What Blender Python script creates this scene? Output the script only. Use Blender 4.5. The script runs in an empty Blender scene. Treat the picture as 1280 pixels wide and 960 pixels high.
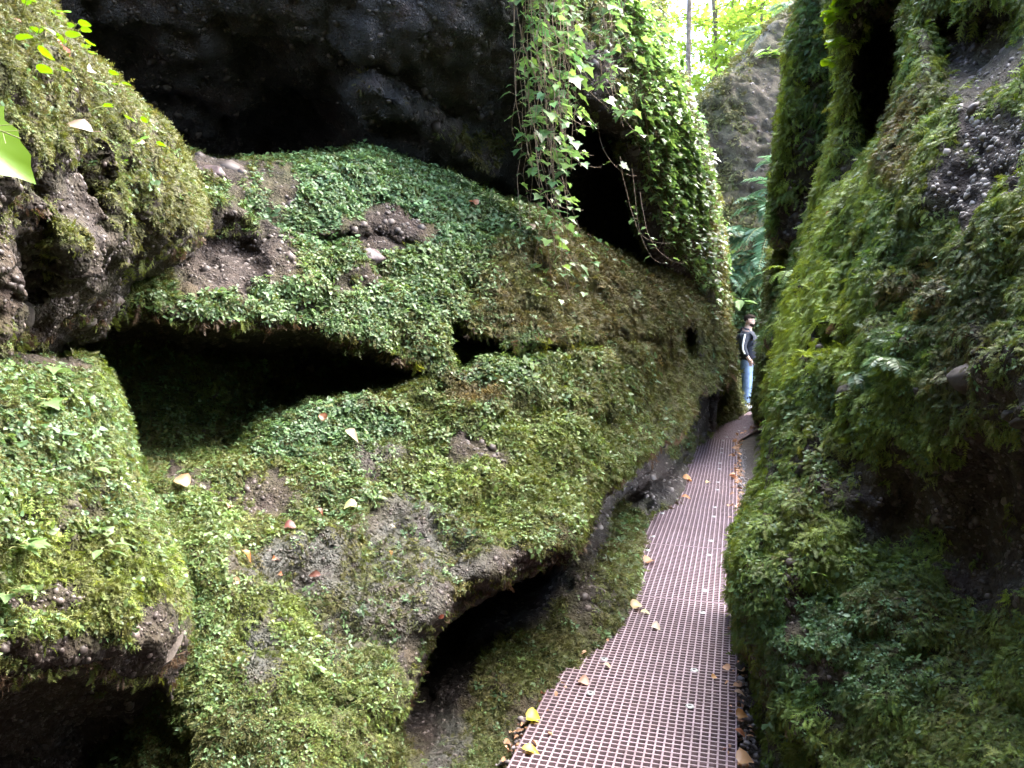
import bpy, bmesh, math, random
import numpy as np
from mathutils import Vector, Matrix

random.seed(7)
RNG = np.random.default_rng(11)
SC = bpy.context.scene
COL = SC.collection
R = math.radians

# ------------------------------------------------------------------ camera
F = 967.0                      # focal length in pixels of a 1280 wide picture
PITCH = R(4.4)
CAM_Z = 1.6
cam = bpy.data.cameras.new('camera')
camo = bpy.data.objects.new('camera', cam)
COL.objects.link(camo)
camo.location = (0, 0, CAM_Z)
camo.rotation_euler = (R(90) - PITCH, 0, 0)
cam.sensor_fit = 'HORIZONTAL'
cam.sensor_width = 36.0
cam.lens = 36.0 * F / 1280
cam.clip_end = 500
cam.clip_start = 0.05
SC.camera = camo


def ray(px, py):
    """direction through a pixel, scaled to one metre of depth (y)"""
    px = np.asarray(px, float); py = np.asarray(py, float)
    xn = (px - 640) / F
    yn = -(py - 480) / F
    c, s = math.cos(PITCH), math.sin(PITCH)
    y = c + yn * s
    z = -s + yn * c
    return np.stack([xn / y, np.ones_like(xn), z / y], -1)


def at(px, py, d):
    return np.array([0, 0, CAM_Z]) + ray(px, py) * np.asarray(d, float)[..., None]


# ------------------------------------------------------------------ noise
def _hash(ix, iy, iz, seed):
    h = (ix * 374761393 + iy * 668265263 + iz * 2147483647 + seed * 1274126177) & 0xffffffff
    h = ((h ^ (h >> 13)) * 1274126177) & 0xffffffff
    h = ((h ^ (h >> 16)) * 2246822519) & 0xffffffff
    return h ^ (h >> 15)


def perlin(P, seed=0):
    P = np.asarray(P, float)
    I = np.floor(P).astype(np.int64)
    f = P - I
    u = f * f * f * (f * (f * 6 - 15) + 10)
    out = 0
    for dx in (0, 1):
        for dy in (0, 1):
            for dz in (0, 1):
                h = _hash(I[..., 0] + dx, I[..., 1] + dy, I[..., 2] + dz, seed)
                gx = (h & 1023) / 511.5 - 1
                gy = ((h >> 10) & 1023) / 511.5 - 1
                gz = ((h >> 20) & 1023) / 511.5 - 1
                d = gx * (f[..., 0] - dx) + gy * (f[..., 1] - dy) + gz * (f[..., 2] - dz)
                w = (u[..., 0] if dx else 1 - u[..., 0]) * (u[..., 1] if dy else 1 - u[..., 1]) * (u[..., 2] if dz else 1 - u[..., 2])
                out = out + d * w
    return out * 1.3


def fbm(P, scale, octv=4, seed=0, gain=0.5):
    P = np.asarray(P, float) / scale
    a, o, t = 1.0, 0, 0
    for k in range(octv):
        o = o + a * perlin(P * (2.03 ** k) + 17.3 * k, seed + k)
        t += a; a *= gain
    return o / t


def sstep(a, b, x):
    t = np.clip((x - a) / (b - a), 0, 1)
    return t * t * (3 - 2 * t)


def poly_sd(poly, X, Y):
    """signed distance to a polygon, positive inside"""
    poly = np.asarray(poly, float)
    d2 = np.full(X.shape, 1e18)
    inside = np.zeros(X.shape, bool)
    n = len(poly)
    for i in range(n):
        ax, ay = poly[i]; bx, by = poly[(i + 1) % n]
        ex, ey = bx - ax, by - ay
        t = np.clip(((X - ax) * ex + (Y - ay) * ey) / (ex * ex + ey * ey + 1e-12), 0, 1)
        d2 = np.minimum(d2, (X - ax - t * ex) ** 2 + (Y - ay - t * ey) ** 2)
        c = ((ay > Y) != (by > Y)) & (X < (bx - ax) * (Y - ay) / ((by - ay) if by != ay else 1e-9) + ax)
        inside ^= c
    d = np.sqrt(d2)
    return np.where(inside, d, -d)


def tps(ctrl, X, Y, smooth=1e-4):
    """thin plate through inverse depths: planes stay planes"""
    c = np.asarray(ctrl, float)
    s = 300.0
    x, y, v = c[:, 0] / s, c[:, 1] / s, 1 / c[:, 2]
    n = len(c)

    def U(r2):
        return np.where(r2 > 1e-12, 0.5 * r2 * np.log(np.maximum(r2, 1e-12)), 0)
    A = np.zeros((n + 3, n + 3))
    A[:n, :n] = U((x[:, None] - x) ** 2 + (y[:, None] - y) ** 2) + smooth * np.eye(n)
    A[:n, n] = 1; A[:n, n + 1] = x; A[:n, n + 2] = y
    A[n:, :n] = A[:n, n:].T
    w = np.linalg.solve(A, np.concatenate([v, np.zeros(3)]))
    X = X / s; Y = Y / s
    out = w[n] + w[n + 1] * X + w[n + 2] * Y
    for i in range(n):
        out = out + w[i] * U((X - x[i]) ** 2 + (Y - y[i]) ** 2)
    lo, hi = v.min() * 0.75, v.max() * 1.25
    return 1 / np.clip(out, lo, hi)


# ------------------------------------------------------------------ objects
def tag(o, label=None, cat=None, group=None, kind=None):
    if label: o['label'] = label
    if cat: o['category'] = cat
    if group: o['group'] = group
    if kind: o['kind'] = kind
    return o


def mesh_obj(name, V, Fc, mat=None, parent=None, smooth=True):
    me = bpy.data.meshes.new(name)
    if isinstance(Fc, np.ndarray):
        V = np.asarray(V, np.float32)
        me.vertices.add(len(V)); me.vertices.foreach_set('co', V.ravel())
        k = Fc.shape[1]
        me.loops.add(Fc.size); me.loops.foreach_set('vertex_index', Fc.astype(np.int32).ravel())
        me.polygons.add(len(Fc)); me.polygons.foreach_set('loop_start', np.arange(0, Fc.size, k, dtype=np.int32))
        me.update(calc_edges=True)
    else:
        me.from_pydata([tuple(map(float, v)) for v in V], [], [tuple(f) for f in Fc]); me.update()
    if smooth and len(me.polygons):
        me.polygons.foreach_set('use_smooth', np.ones(len(me.polygons), bool))
    o = bpy.data.objects.new(name, me)
    COL.objects.link(o)
    if mat: me.materials.append(mat)
    if parent: o.parent = parent
    return o


def empty(name, loc, rz=0.0):
    o = bpy.data.objects.new(name, None)
    COL.objects.link(o)
    o.location = tuple(map(float, loc)); o.rotation_euler = (0, 0, rz)
    o.empty_display_size = 0.1
    return o


# ------------------------------------------------------------------ materials
class NT:
    def __init__(self, name):
        self.m = bpy.data.materials.new(name); self.m.use_nodes = True
        self.t = self.m.node_tree; self.t.nodes.clear()
        self.out = self.n('ShaderNodeOutputMaterial')

    def n(self, typ, **kw):
        nd = self.t.nodes.new(typ)
        for k, v in kw.items():
            if k.startswith('i_'):
                key = k[2:]
                nd.inputs[int(key) if key.isdigit() else key.replace('_', ' ')].default_value = v
            else:
                setattr(nd, k, v)
        return nd

    def l(self, a, b):
        self.t.links.new(a, b)

    def mixc(self, f, a, b, mode='MIX'):
        nd = self.n('ShaderNodeMix', data_type='RGBA', blend_type=mode)
        for s, v in ((0, f), (6, a), (7, b)):
            if hasattr(v, 'is_linked'): self.l(v, nd.inputs[s])
            else: nd.inputs[s].default_value = v if not isinstance(v, tuple) else (*v[:3], 1)
        return nd.outputs[2]

    def math(self, op, a, b=0.0, c=None, clamp=False):
        nd = self.n('ShaderNodeMath', operation=op, use_clamp=clamp)
        for i, v in enumerate((a, b) if c is None else (a, b, c)):
            if hasattr(v, 'is_linked'): self.l(v, nd.inputs[i])
            else: nd.inputs[i].default_value = v
        return nd.outputs[0]

    def ramp(self, f, a, b):
        nd = self.n('ShaderNodeMapRange', interpolation_type='SMOOTHSTEP')
        self.l(f, nd.inputs[0]); nd.inputs[1].default_value = a; nd.inputs[2].default_value = b
        return nd.outputs[0]

    def noise(self, scale, detail=4, rough=0.55, vec=None, dist=0.0):
        nd = self.n('ShaderNodeTexNoise', i_Scale=scale, i_Detail=detail, i_Roughness=rough, i_Distortion=dist)
        self.l(vec if vec is not None else self.pos(), nd.inputs['Vector'])
        return nd.outputs[0]

    def pos(self):
        if not hasattr(self, '_p'):
            self._p = self.n('ShaderNodeTexCoord').outputs['Object']
        return self._p


def mat_rock(name, dark=1.0, rockc=(0.076, 0.052, 0.042), stone=(0.13, 0.105, 0.095), mossc=(0.05, 0.058, 0.014), peb=38.0):
    t = NT(name)
    a = t.n('ShaderNodeAttribute', attribute_name='zone', attribute_type='GEOMETRY')
    sep = t.n('ShaderNodeSeparateColor'); t.l(a.outputs['Color'], sep.inputs[0])
    cover, wet, bare = sep.outputs[0], sep.outputs[1], sep.outputs[2]
    n1 = t.noise(3.0, 6); n2 = t.noise(14.0, 6, 0.65); n3 = t.noise(70.0, 4, 0.7)
    vor = t.n('ShaderNodeTexVoronoi', i_Scale=peb, i_Randomness=1.0); t.l(t.pos(), vor.inputs['Vector'])
    vor2 = t.n('ShaderNodeTexVoronoi', i_Scale=peb * 2.7); t.l(t.pos(), vor2.inputs['Vector'])
    rc = tuple(c * dark for c in rockc); sc = tuple(c * dark for c in stone)
    base = t.mixc(t.ramp(n2, 0.35, 0.7), tuple(c * 0.55 for c in rc), rc)
    pebm = t.math('MULTIPLY', t.ramp(vor.outputs['Distance'], 0.42, 0.2), t.ramp(n1, 0.45, 0.62))
    cvar = t.mixc(t.n('ShaderNodeSeparateColor').outputs[0] if False else t.ramp(n3, 0.3, 0.7), sc, tuple(c * 0.6 for c in sc))
    base = t.mixc(pebm, base, cvar)
    base = t.mixc(t.math('MULTIPLY', t.ramp(n1, 0.5, 0.75), 0.5), base, (0.10 * dark, 0.055 * dark, 0.045 * dark))
    mm = t.math('MULTIPLY', cover, t.ramp(t.math('ADD', n2, t.math('MULTIPLY', cover, 0.25)), 0.42, 0.62), clamp=True)
    mcol = t.mixc(t.ramp(n3, 0.3, 0.7), tuple(c * 0.5 for c in mossc), tuple(c * 1.25 for c in mossc))
    mcol = t.mixc(t.ramp(n1, 0.4, 0.65), mcol, (0.06, 0.05, 0.02))
    col = t.mixc(mm, base, mcol)
    col = t.mixc(t.math('MULTIPLY', wet, t.ramp(n2, 0.3, 0.6)), col, (0.030, 0.032, 0.028))
    b = t.n('ShaderNodeBsdfPrincipled')
    t.l(col, b.inputs['Base Color'])
    ro = t.math('SUBTRACT', 0.88, t.math('MULTIPLY', wet, 0.66))
    t.l(ro, b.inputs['Roughness'])
    b.inputs['Specular IOR Level'].default_value = 0.35
    h = t.math('ADD', t.math('MULTIPLY', n2, 0.5), t.math('MULTIPLY', n3, 0.35))
    h = t.math('ADD', h, t.math('MULTIPLY', t.ramp(vor.outputs['Distance'], 0.5, 0.1), 0.35))
    h = t.math('ADD', h, t.math('MULTIPLY', t.ramp(vor2.outputs['Distance'], 0.5, 0.1), 0.2))
    bp = t.n('ShaderNodeBump', i_Strength=0.9, i_Distance=0.03)
    t.l(h, bp.inputs['Height']); t.l(bp.outputs[0], b.inputs['Normal'])
    t.l(b.outputs[0], t.out.inputs[0])
    return t.m


def mat_leafy(name, rough=0.42, trans=0.3, spec=0.5, attr='INSTANCER', col=None, varamp=0.0):
    """leaf tissue: gloss on top, light passing through"""
    t = NT(name)
    if col is None:
        a = t.n('ShaderNodeAttribute', attribute_name='tint', attribute_type=attr)
        c = a.outputs['Color']
    else:
        n = t.noise(9.0, 3)
        c = t.mixc(t.ramp(n, 0.3, 0.7), tuple(x * 0.75 for x in col), tuple(x * 1.25 for x in col))
    b = t.n('ShaderNodeBsdfPrincipled', i_Roughness=rough)
    b.inputs['Specular IOR Level'].default_value = spec
    t.l(c, b.inputs['Base Color'])
    if trans > 0:
        tr = t.n('ShaderNodeBsdfTranslucent')
        hsv = t.n('ShaderNodeHueSaturation', i_Hue=0.485, i_Saturation=1.15, i_Value=1.5)
        t.l(c, hsv.inputs['Color']); t.l(hsv.outputs[0], tr.inputs[0])
        mx = t.n('ShaderNodeMixShader', i_0=trans)
        t.l(b.outputs[0], mx.inputs[1]); t.l(tr.outputs[0], mx.inputs[2])
        t.l(mx.outputs[0], t.out.inputs[0])
    else:
        t.l(b.outputs[0], t.out.inputs[0])
    return t.m


def mat_plain(name, col, rough=0.6, spec=0.4, nscale=0, namp=0.25, bump=0.0, metal=0.0):
    t = NT(name)
    b = t.n('ShaderNodeBsdfPrincipled', i_Roughness=rough, i_Metallic=metal)
    b.inputs['Specular IOR Level'].default_value = spec
    if nscale:
        n = t.noise(nscale, 5, 0.6)
        c = t.mixc(t.ramp(n, 0.3, 0.7), tuple(x * (1 - namp) for x in col), tuple(min(1, x * (1 + namp)) for x in col))
        t.l(c, b.inputs['Base Color'])
        if bump:
            bp = t.n('ShaderNodeBump', i_Strength=bump, i_Distance=0.01)
            t.l(n, bp.inputs['Height']); t.l(bp.outputs[0], b.inputs['Normal'])
    else:
        b.inputs['Base Color'].default_value = (*col, 1)
    t.l(b.outputs[0], t.out.inputs[0])
    return t.m


M = {
    'rock': mat_rock('mossy_rock', 0.48),
    'rock_dark': mat_rock('shaded_conglomerate', 0.6, rockc=(0.06, 0.058, 0.062)),
    'rock_shade_toned': mat_rock('shade_toned_earth', 0.34, rockc=(0.085, 0.058, 0.048)),  # undercut earth, the shade below the ledge darkened into its colour
    'rock_grey': mat_rock('grey_conglomerate', 0.62, rockc=(0.105, 0.08, 0.05), stone=(0.15, 0.13, 0.11), peb=9.0, mossc=(0.075, 0.075, 0.028)),
    'ground': mat_rock('damp_soil', 0.9),
    'leafy': mat_leafy('small_leaf', 0.42, 0.3, 0.4),
    'moss': mat_leafy('moss', 0.6, 0.3, 0.3),
    'feather': mat_leafy('feather_moss', 0.55, 0.35, 0.3),
    'pebble': mat_leafy('pebble', 0.55, 0.0, 0.45),
    'litter': mat_leafy('dry_leaf', 0.55, 0.12, 0.35),
    'ivy': mat_leafy('ivy_leaf', 0.38, 0.36, 0.5, 'GEOMETRY'),
    'canopy': mat_leafy('tree_leaf', 0.45, 0.62, 0.4, 'GEOMETRY'),
    'fern': mat_leafy('fern_leaf', 0.4, 0.3, 0.5, 'GEOMETRY'),
    'vine': mat_plain('vine_stem', (0.20, 0.14, 0.10), 0.7, 0.3, 30),
    'bark': mat_plain('bark', (0.13, 0.10, 0.075), 0.9, 0.2, 12, 0.4, 0.8),
    'sprout': mat_leafy('seedling_leaf', 0.4, 0.45, 0.5, col=(0.22, 0.36, 0.035)),
    'sprout_stem': mat_plain('seedling_stem', (0.2, 0.22, 0.08), 0.5),
    'plastic': None,
}

# ------------------------------------------------------------------ rock layers
LAYERS = {}


class Layer:
    pass


def layer(name, outline, ctrl, step=3.5, curl=(40, 0.3), margin=26, pushes=(), rim=0.8, strata=0.022, folds=0.0, noise=((0.45, 0.05), (0.12, 0.022), (0.035, 0.009)),
          zones=None, base=None, mat='rock', jag=5.0, seed=0, label=None, cat=None, kind='structure', objname=None):
    outline = np.asarray(outline, float)
    margin = step * 6
    x0, y0 = outline.min(0) - margin - 12; x1, y1 = outline.max(0) + margin + 12
    nx = int((x1 - x0) / step) + 1; ny = int((y1 - y0) / step) + 1
    X, Y = np.meshgrid(np.linspace(x0, x1, nx), np.linspace(y0, y1, ny))
    XY0 = np.stack([X / 38.0, Y / 38.0, np.full_like(X, seed * 3.7)], -1)
    j1 = fbm(XY0, 1.0, 3, seed + 50)
    sd = poly_sd(outline, X, Y) + jag * 1.6 * j1
    D = tps(ctrl, X, Y)
    jx = X + 9 * fbm(XY0 * 1.6, 1.0, 3, seed + 61); jy = Y + 9 * fbm(XY0 * 1.6, 1.0, 3, seed + 67)
    for (poly, depth, soft) in pushes:
        p = poly_sd(poly, jx, jy)
        D = D + depth * sstep(-soft * 0.25, soft, p)
    w, r = curl
    tt = np.clip((w - sd) / w, 0, 1.1)
    D = D + r * tt ** 2.2 + rim * np.clip(D / 3, 0.6, 3) * np.clip((step * 0.6 - sd) / (5.0 * step), 0, 1)
    # beyond the silhouette the shell runs straight back into the rock mass
    gy_, gx_ = np.gradient(sd, Y[1, 0] - Y[0, 0], X[0, 1] - X[0, 0])
    gl_ = np.maximum(np.hypot(gx_, gy_), 0.6)
    mv = np.clip(-sd, 0, margin * 1.2)
    P = at(X + gx_ / gl_ * mv, Y + gy_ / gl_ * mv, D)

    def normals(P):
        du = np.gradient(P, axis=1); dv = np.gradient(P, axis=0)
        n = np.cross(dv, du)
        n /= np.linalg.norm(n, axis=-1, keepdims=True) + 1e-12
        return n
    N = normals(P)
    view = P - np.array([0, 0, CAM_Z]); view /= np.linalg.norm(view, axis=-1, keepdims=True)
    flip = np.sign(-(N * view).sum(-1).mean()); N = N * flip
    amp = np.clip(np.abs((N * view).sum(-1)) * 2.2, 0.25, 1)
    disp = 0
    for k, (s, a) in enumerate(noise):
        q = fbm(P, s, 3, seed * 7 + k)
        if k == 1: q = q - 0.6 * np.abs(q)
        disp = disp + a * q * 1.6
    st = fbm(P * np.array([0.3, 0.3, 1.0]), 0.11, 3, seed + 200)
    disp = disp + strata * np.clip(D / 3.5, 0.5, 3) * (1.0 - 2.6 * np.abs(st))
    if folds:
        disp = disp + folds * fbm(P * np.array([1, 1, 0.22]) + 0.12 * fbm(P, 0.4, 2, 3)[..., None], 0.2, 3, seed + 300)
    P = P + N * (disp * amp)[..., None]
    N = normals(P) * flip
    L = Layer(); L.P, L.N, L.X, L.Y, L.sd, L.D = P, N, X, Y, sd, D
    L.x0, L.y0, L.sx, L.sy = x0, y0, (x1 - x0) / (nx - 1), (y1 - y0) / (ny - 1)
    # zones
    Z = {k: np.full(X.shape, float((base or {}).get(k, 0))) for k in ('leafy', 'moss', 'feather', 'bare', 'wet', 'hue', 'yel', 'dens')}
    if base is None or 'dens' not in base: Z['dens'][:] = 1.0
    zx = X + 40 * fbm(XY0 * 0.8, 1.0, 3, seed + 81); zy = Y + 40 * fbm(XY0 * 0.8, 1.0, 3, seed + 83)
    for (cx, cy, rx, ry, dct) in (zones or ()):
        w_ = sstep(1.4, 0.5, np.hypot((zx - cx) / rx, (zy - cy) / ry))
        for k, v in dct.items():
            Z[k] = Z[k] * (1 - w_) + v * w_
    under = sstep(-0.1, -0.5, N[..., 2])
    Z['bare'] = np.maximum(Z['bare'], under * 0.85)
    L.Z = Z
    # mesh
    keep = sd > -margin
    fm = keep[:-1, :-1] & keep[1:, :-1] & keep[:-1, 1:] & keep[1:, 1:]
    idx = np.arange(nx * ny).reshape(ny, nx)
    q = np.stack([idx[:-1, :-1], idx[1:, :-1], idx[1:, 1:], idx[:-1, 1:]], -1)[fm]
    used = np.unique(q); remap = np.full(nx * ny, -1); remap[used] = np.arange(len(used))
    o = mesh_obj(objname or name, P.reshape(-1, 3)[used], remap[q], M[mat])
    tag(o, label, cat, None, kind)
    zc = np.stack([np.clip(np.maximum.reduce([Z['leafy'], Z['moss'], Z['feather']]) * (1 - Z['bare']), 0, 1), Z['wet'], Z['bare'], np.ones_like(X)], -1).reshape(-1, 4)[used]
    at_ = o.data.color_attributes.new('zone', 'FLOAT_COLOR', 'POINT')
    at_.data.foreach_set('color', zc.astype(np.float32).ravel())
    L.fm = fm; L.obj = o
    LAYERS[name] = L
    return L


def surf(lname, px, py):
    """point and normal of a rock layer where it passes behind a photo position"""
    L = LAYERS[lname]
    j = int(np.clip(round((px - L.x0) / L.sx), 0, L.P.shape[1] - 1)); i = int(np.clip(round((py - L.y0) / L.sy), 0, L.P.shape[0] - 1))
    sl = L.N[max(i - 3, 0):i + 4, max(j - 3, 0):j + 4].reshape(-1, 3).mean(0)
    return L.P[i, j].copy(), sl / np.linalg.norm(sl)


L1_OUT = [(-350, 150), (100, 180), (215, 188), (300, 202), (400, 197), (440, 187), (470, 184), (520, 203), (570, 225), (600, 238), (650, 258), (690, 273), (730, 295), (765, 315),
          (800, 333), (830, 336), (860, 350), (885, 368), (903, 390), (912, 420), (912, 450), (900, 470), (895, 488), (870, 495), (866, 520), (850, 541), (825, 560), (800, 577),
          (775, 600), (750, 630), (738, 655), (715, 690), (690, 703), (650, 722), (620, 738), (580, 762), (545, 795), (530, 830), (518, 868), (500, 900), (490, 960), (470, 1100), (450, 1250), (-350, 1250)]
L1_C = [(250, 200, 4.0), (120, 300, 3.2), (300, 300, 3.7), (250, 380, 3.3), (400, 420, 3.7), (330, 380, 3.5), (450, 400, 3.95), (500, 450, 4.0), (500, 300, 4.6), (450, 190, 5.0), (340, 200, 4.5),
        (600, 240, 5.5), (650, 300, 5.2), (680, 272, 5.8), (800, 335, 7.2), (750, 380, 6.0), (880, 370, 9.3), (850, 400, 7.8), (905, 400, 9.9), (905, 450, 9.7), (650, 400, 4.7), (560, 400, 4.4),
        (580, 330, 4.8), (750, 450, 5.3), (800, 450, 6.3), (850, 450, 8.0), (750, 500, 4.9), (700, 500, 4.5), (800, 520, 6.0), (600, 500, 4.05), (500, 510, 3.95), (450, 525, 3.75), (400, 560, 3.5),
        (300, 600, 3.05), (200, 620, 2.6), (500, 600, 3.5), (600, 600, 3.6), (700, 600, 3.9), (740, 620, 3.9), (790, 580, 4.75), (850, 535, 6.9), (430, 640, 3.1), (350, 720, 2.55), (300, 650, 2.75),
        (250, 700, 2.4), (500, 700, 3.0), (600, 680, 3.2), (700, 698, 3.2), (620, 735, 2.85), (540, 795, 2.62), (450, 800, 2.6), (350, 820, 2.25), (300, 900, 2.02), (515, 870, 2.35), (450, 900, 2.25),
        (490, 960, 2.2), (300, 960, 1.92), (200, 960, 2.0), (0, 950, 2.5), (200, 800, 2.2), (300, 1250, 1.4), (0, 1250, 2.0), (480, 1250, 1.5), (-350, 900, 2.5), (-350, 200, 2.6), (0, 600, 2.4), (0, 300, 2.8)]
CAVE = [(60, 400), (115, 380), (190, 392), (235, 402), (300, 412), (350, 408), (400, 416), (440, 430), (475, 446), (515, 462), (530, 470), (500, 485), (470, 500), (420, 505), (380, 512), (335, 535), (310, 560), (290, 580), (255, 590), (210, 602), (180, 600), (80, 580)]
NOTCH = [(200, 268), (250, 262), (300, 268), (335, 285), (340, 320), (325, 345), (280, 358), (225, 362), (190, 350)]
SMALL = [(562, 405), (580, 402), (588, 418), (630, 425), (628, 438), (600, 446), (585, 462), (568, 468), (560, 440)]
FAR_HOLE = [(850, 408), (862, 404), (870, 415), (868, 440), (872, 452), (856, 448), (848, 430)]
layer('slope', L1_OUT, L1_C, step=3.0, curl=(34, 0.34), margin=30, seed=1, noise=((0.55, 0.10), (0.17, 0.055), (0.05, 0.018)),
      pushes=[(CAVE, 0.95, 40), (NOTCH, 0.26, 40), (SMALL, 0.5, 9), (FAR_HOLE, 1.0, 6),
              ([(430, 300), (470, 285), (530, 305), (500, 322), (450, 318)], 0.09, 8),
              ([(345, 690), (400, 665), (420, 690), (380, 725), (330, 730)], 0.05, 10),
              ([(735, 405), (790, 408), (800, 428), (760, 430)], 0.12, 8),
              ([(600, 445), (650, 432), (700, 428), (760, 420), (830, 418), (836, 430), (760, 436), (700, 446), (650, 450)], 0.22, 7),
              ([(640, 330), (700, 322), (720, 345), (660, 352)], 0.10, 10), ([(590, 520), (660, 500), (700, 520), (640, 540)], 0.08, 14), ([(735, 520), (760, 500), (770, 560), (745, 590)], 0.15, 9), ([(395, 300), (440, 285), (450, 300), (405, 318)], 0.15, 7), ([(255, 470), (330, 440), (300, 420), (250, 425)], 0.1, 10),
              ([(330, 480), (450, 478), (520, 470), (440, 500), (340, 520)], 0.25, 14)],
      base=dict(leafy=0.22, moss=0.85, hue=0.35, yel=0.4),
      zones=[(480, 250, 190, 75, dict(leafy=1, moss=0.25, hue=0.0, yel=0.1)), (390, 390, 170, 60, dict(leafy=1, moss=0.3, yel=0.3)), (560, 340, 60, 80, dict(leafy=0.95, moss=0.3, hue=0.1)),
             (740, 370, 165, 95, dict(leafy=0.06, moss=1, hue=0.75, yel=0.35)), (860, 460, 80, 90, dict(leafy=0.03, moss=1, hue=0.5, yel=0.3)),
             (480, 290, 55, 30, dict(bare=0.95)), (330, 230, 70, 26, dict(bare=0.5)), (265, 205, 40, 18, dict(bare=0.8)), (280, 312, 95, 50, dict(bare=0.95)), (450, 350, 40, 18, dict(bare=0.6)), (300, 285, 120, 14, dict(bare=0.5, leafy=0.3)),
             (400, 545, 110, 40, dict(leafy=1, moss=0.3, hue=0.05, yel=0.15)), (640, 460, 90, 40, dict(leafy=0.85, moss=0.4, hue=0.1)), (590, 485, 40, 24, dict(leafy=0, moss=1, hue=1.0, yel=0.2)),
             (720, 480, 80, 50, dict(leafy=0.3, moss=0.9, hue=0.4, yel=0.55)), (650, 590, 150, 80, dict(leafy=0.3, moss=1, hue=0.25, yel=0.75)), (480, 590, 130, 40, dict(leafy=0.5, moss=0.7)),
             (600, 560, 50, 18, dict(bare=0.7)), (480, 575, 45, 16, dict(bare=0.5, wet=0.4)),
             (360, 705, 80, 36, dict(bare=0.55, wet=1, dens=0.7)), (505, 650, 65, 32, dict(bare=0.5, wet=0.9, dens=0.7)), (440, 745, 120, 75, dict(dens=0.3, leafy=0.15, moss=0.6, wet=0.7, hue=0.45, yel=0.1)), (500, 690, 110, 55, dict(dens=0.35, leafy=0.1, moss=0.6, wet=0.75, hue=0.4, yel=0.1)), (430, 640, 60, 30, dict(dens=0.7, wet=0.3, leafy=0.4)),
             (325, 810, 34, 60, dict(bare=0.45, wet=0.9, dens=0.8)), (640, 705, 120, 18, dict(bare=0.75, hue=0.9)), (560, 770, 40, 30, dict(bare=0.7)), (520, 840, 24, 60, dict(bare=0.5)),
             (245, 720, 45, 170, dict(leafy=0.6, moss=0.8, yel=0.45, hue=0.15)), (350, 760, 60, 50, dict(moss=1, leafy=0.2, yel=0.8, hue=0.1, dens=1)), (430, 880, 100, 80, dict(leafy=0.25, moss=0.95, yel=0.5, hue=0.25)), (320, 620, 60, 20, dict(bare=0.7)), (235, 600, 40, 14, dict(bare=0.8))])

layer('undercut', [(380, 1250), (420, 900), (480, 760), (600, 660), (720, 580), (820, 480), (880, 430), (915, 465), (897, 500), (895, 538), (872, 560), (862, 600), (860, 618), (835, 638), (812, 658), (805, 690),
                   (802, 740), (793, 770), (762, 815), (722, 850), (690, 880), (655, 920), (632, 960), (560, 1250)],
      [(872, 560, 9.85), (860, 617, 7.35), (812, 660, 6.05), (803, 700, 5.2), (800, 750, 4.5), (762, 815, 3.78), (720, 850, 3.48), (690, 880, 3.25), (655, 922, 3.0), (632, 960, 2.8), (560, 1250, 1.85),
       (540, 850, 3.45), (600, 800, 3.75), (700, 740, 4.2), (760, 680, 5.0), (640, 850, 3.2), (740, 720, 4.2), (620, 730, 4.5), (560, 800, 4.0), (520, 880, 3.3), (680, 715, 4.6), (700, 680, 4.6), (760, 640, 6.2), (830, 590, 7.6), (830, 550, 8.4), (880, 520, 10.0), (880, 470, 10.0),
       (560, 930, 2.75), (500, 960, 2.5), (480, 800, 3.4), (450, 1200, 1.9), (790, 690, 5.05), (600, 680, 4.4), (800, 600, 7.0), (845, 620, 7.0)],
      step=3.0, curl=(14, 0.12), margin=14, seed=2, mat='rock_shade_toned', noise=((0.3, 0.05), (0.1, 0.03), (0.03, 0.01)),
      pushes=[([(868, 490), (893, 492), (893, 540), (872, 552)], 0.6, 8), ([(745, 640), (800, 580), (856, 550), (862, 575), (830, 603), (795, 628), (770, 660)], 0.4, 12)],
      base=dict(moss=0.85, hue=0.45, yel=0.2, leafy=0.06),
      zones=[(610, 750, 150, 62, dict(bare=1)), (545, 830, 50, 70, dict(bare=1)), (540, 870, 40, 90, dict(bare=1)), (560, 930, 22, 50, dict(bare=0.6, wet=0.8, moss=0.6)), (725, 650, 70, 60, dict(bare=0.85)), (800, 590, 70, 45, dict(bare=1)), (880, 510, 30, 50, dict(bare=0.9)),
             (640, 880, 24, 60, dict(bare=0.5)), (710, 790, 16, 60, dict(bare=0.5)), (785, 690, 24, 60, dict(bare=0, moss=1, yel=0.4, leafy=0.2)), (690, 820, 40, 50, dict(bare=0, moss=1, yel=0.2))])

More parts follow.
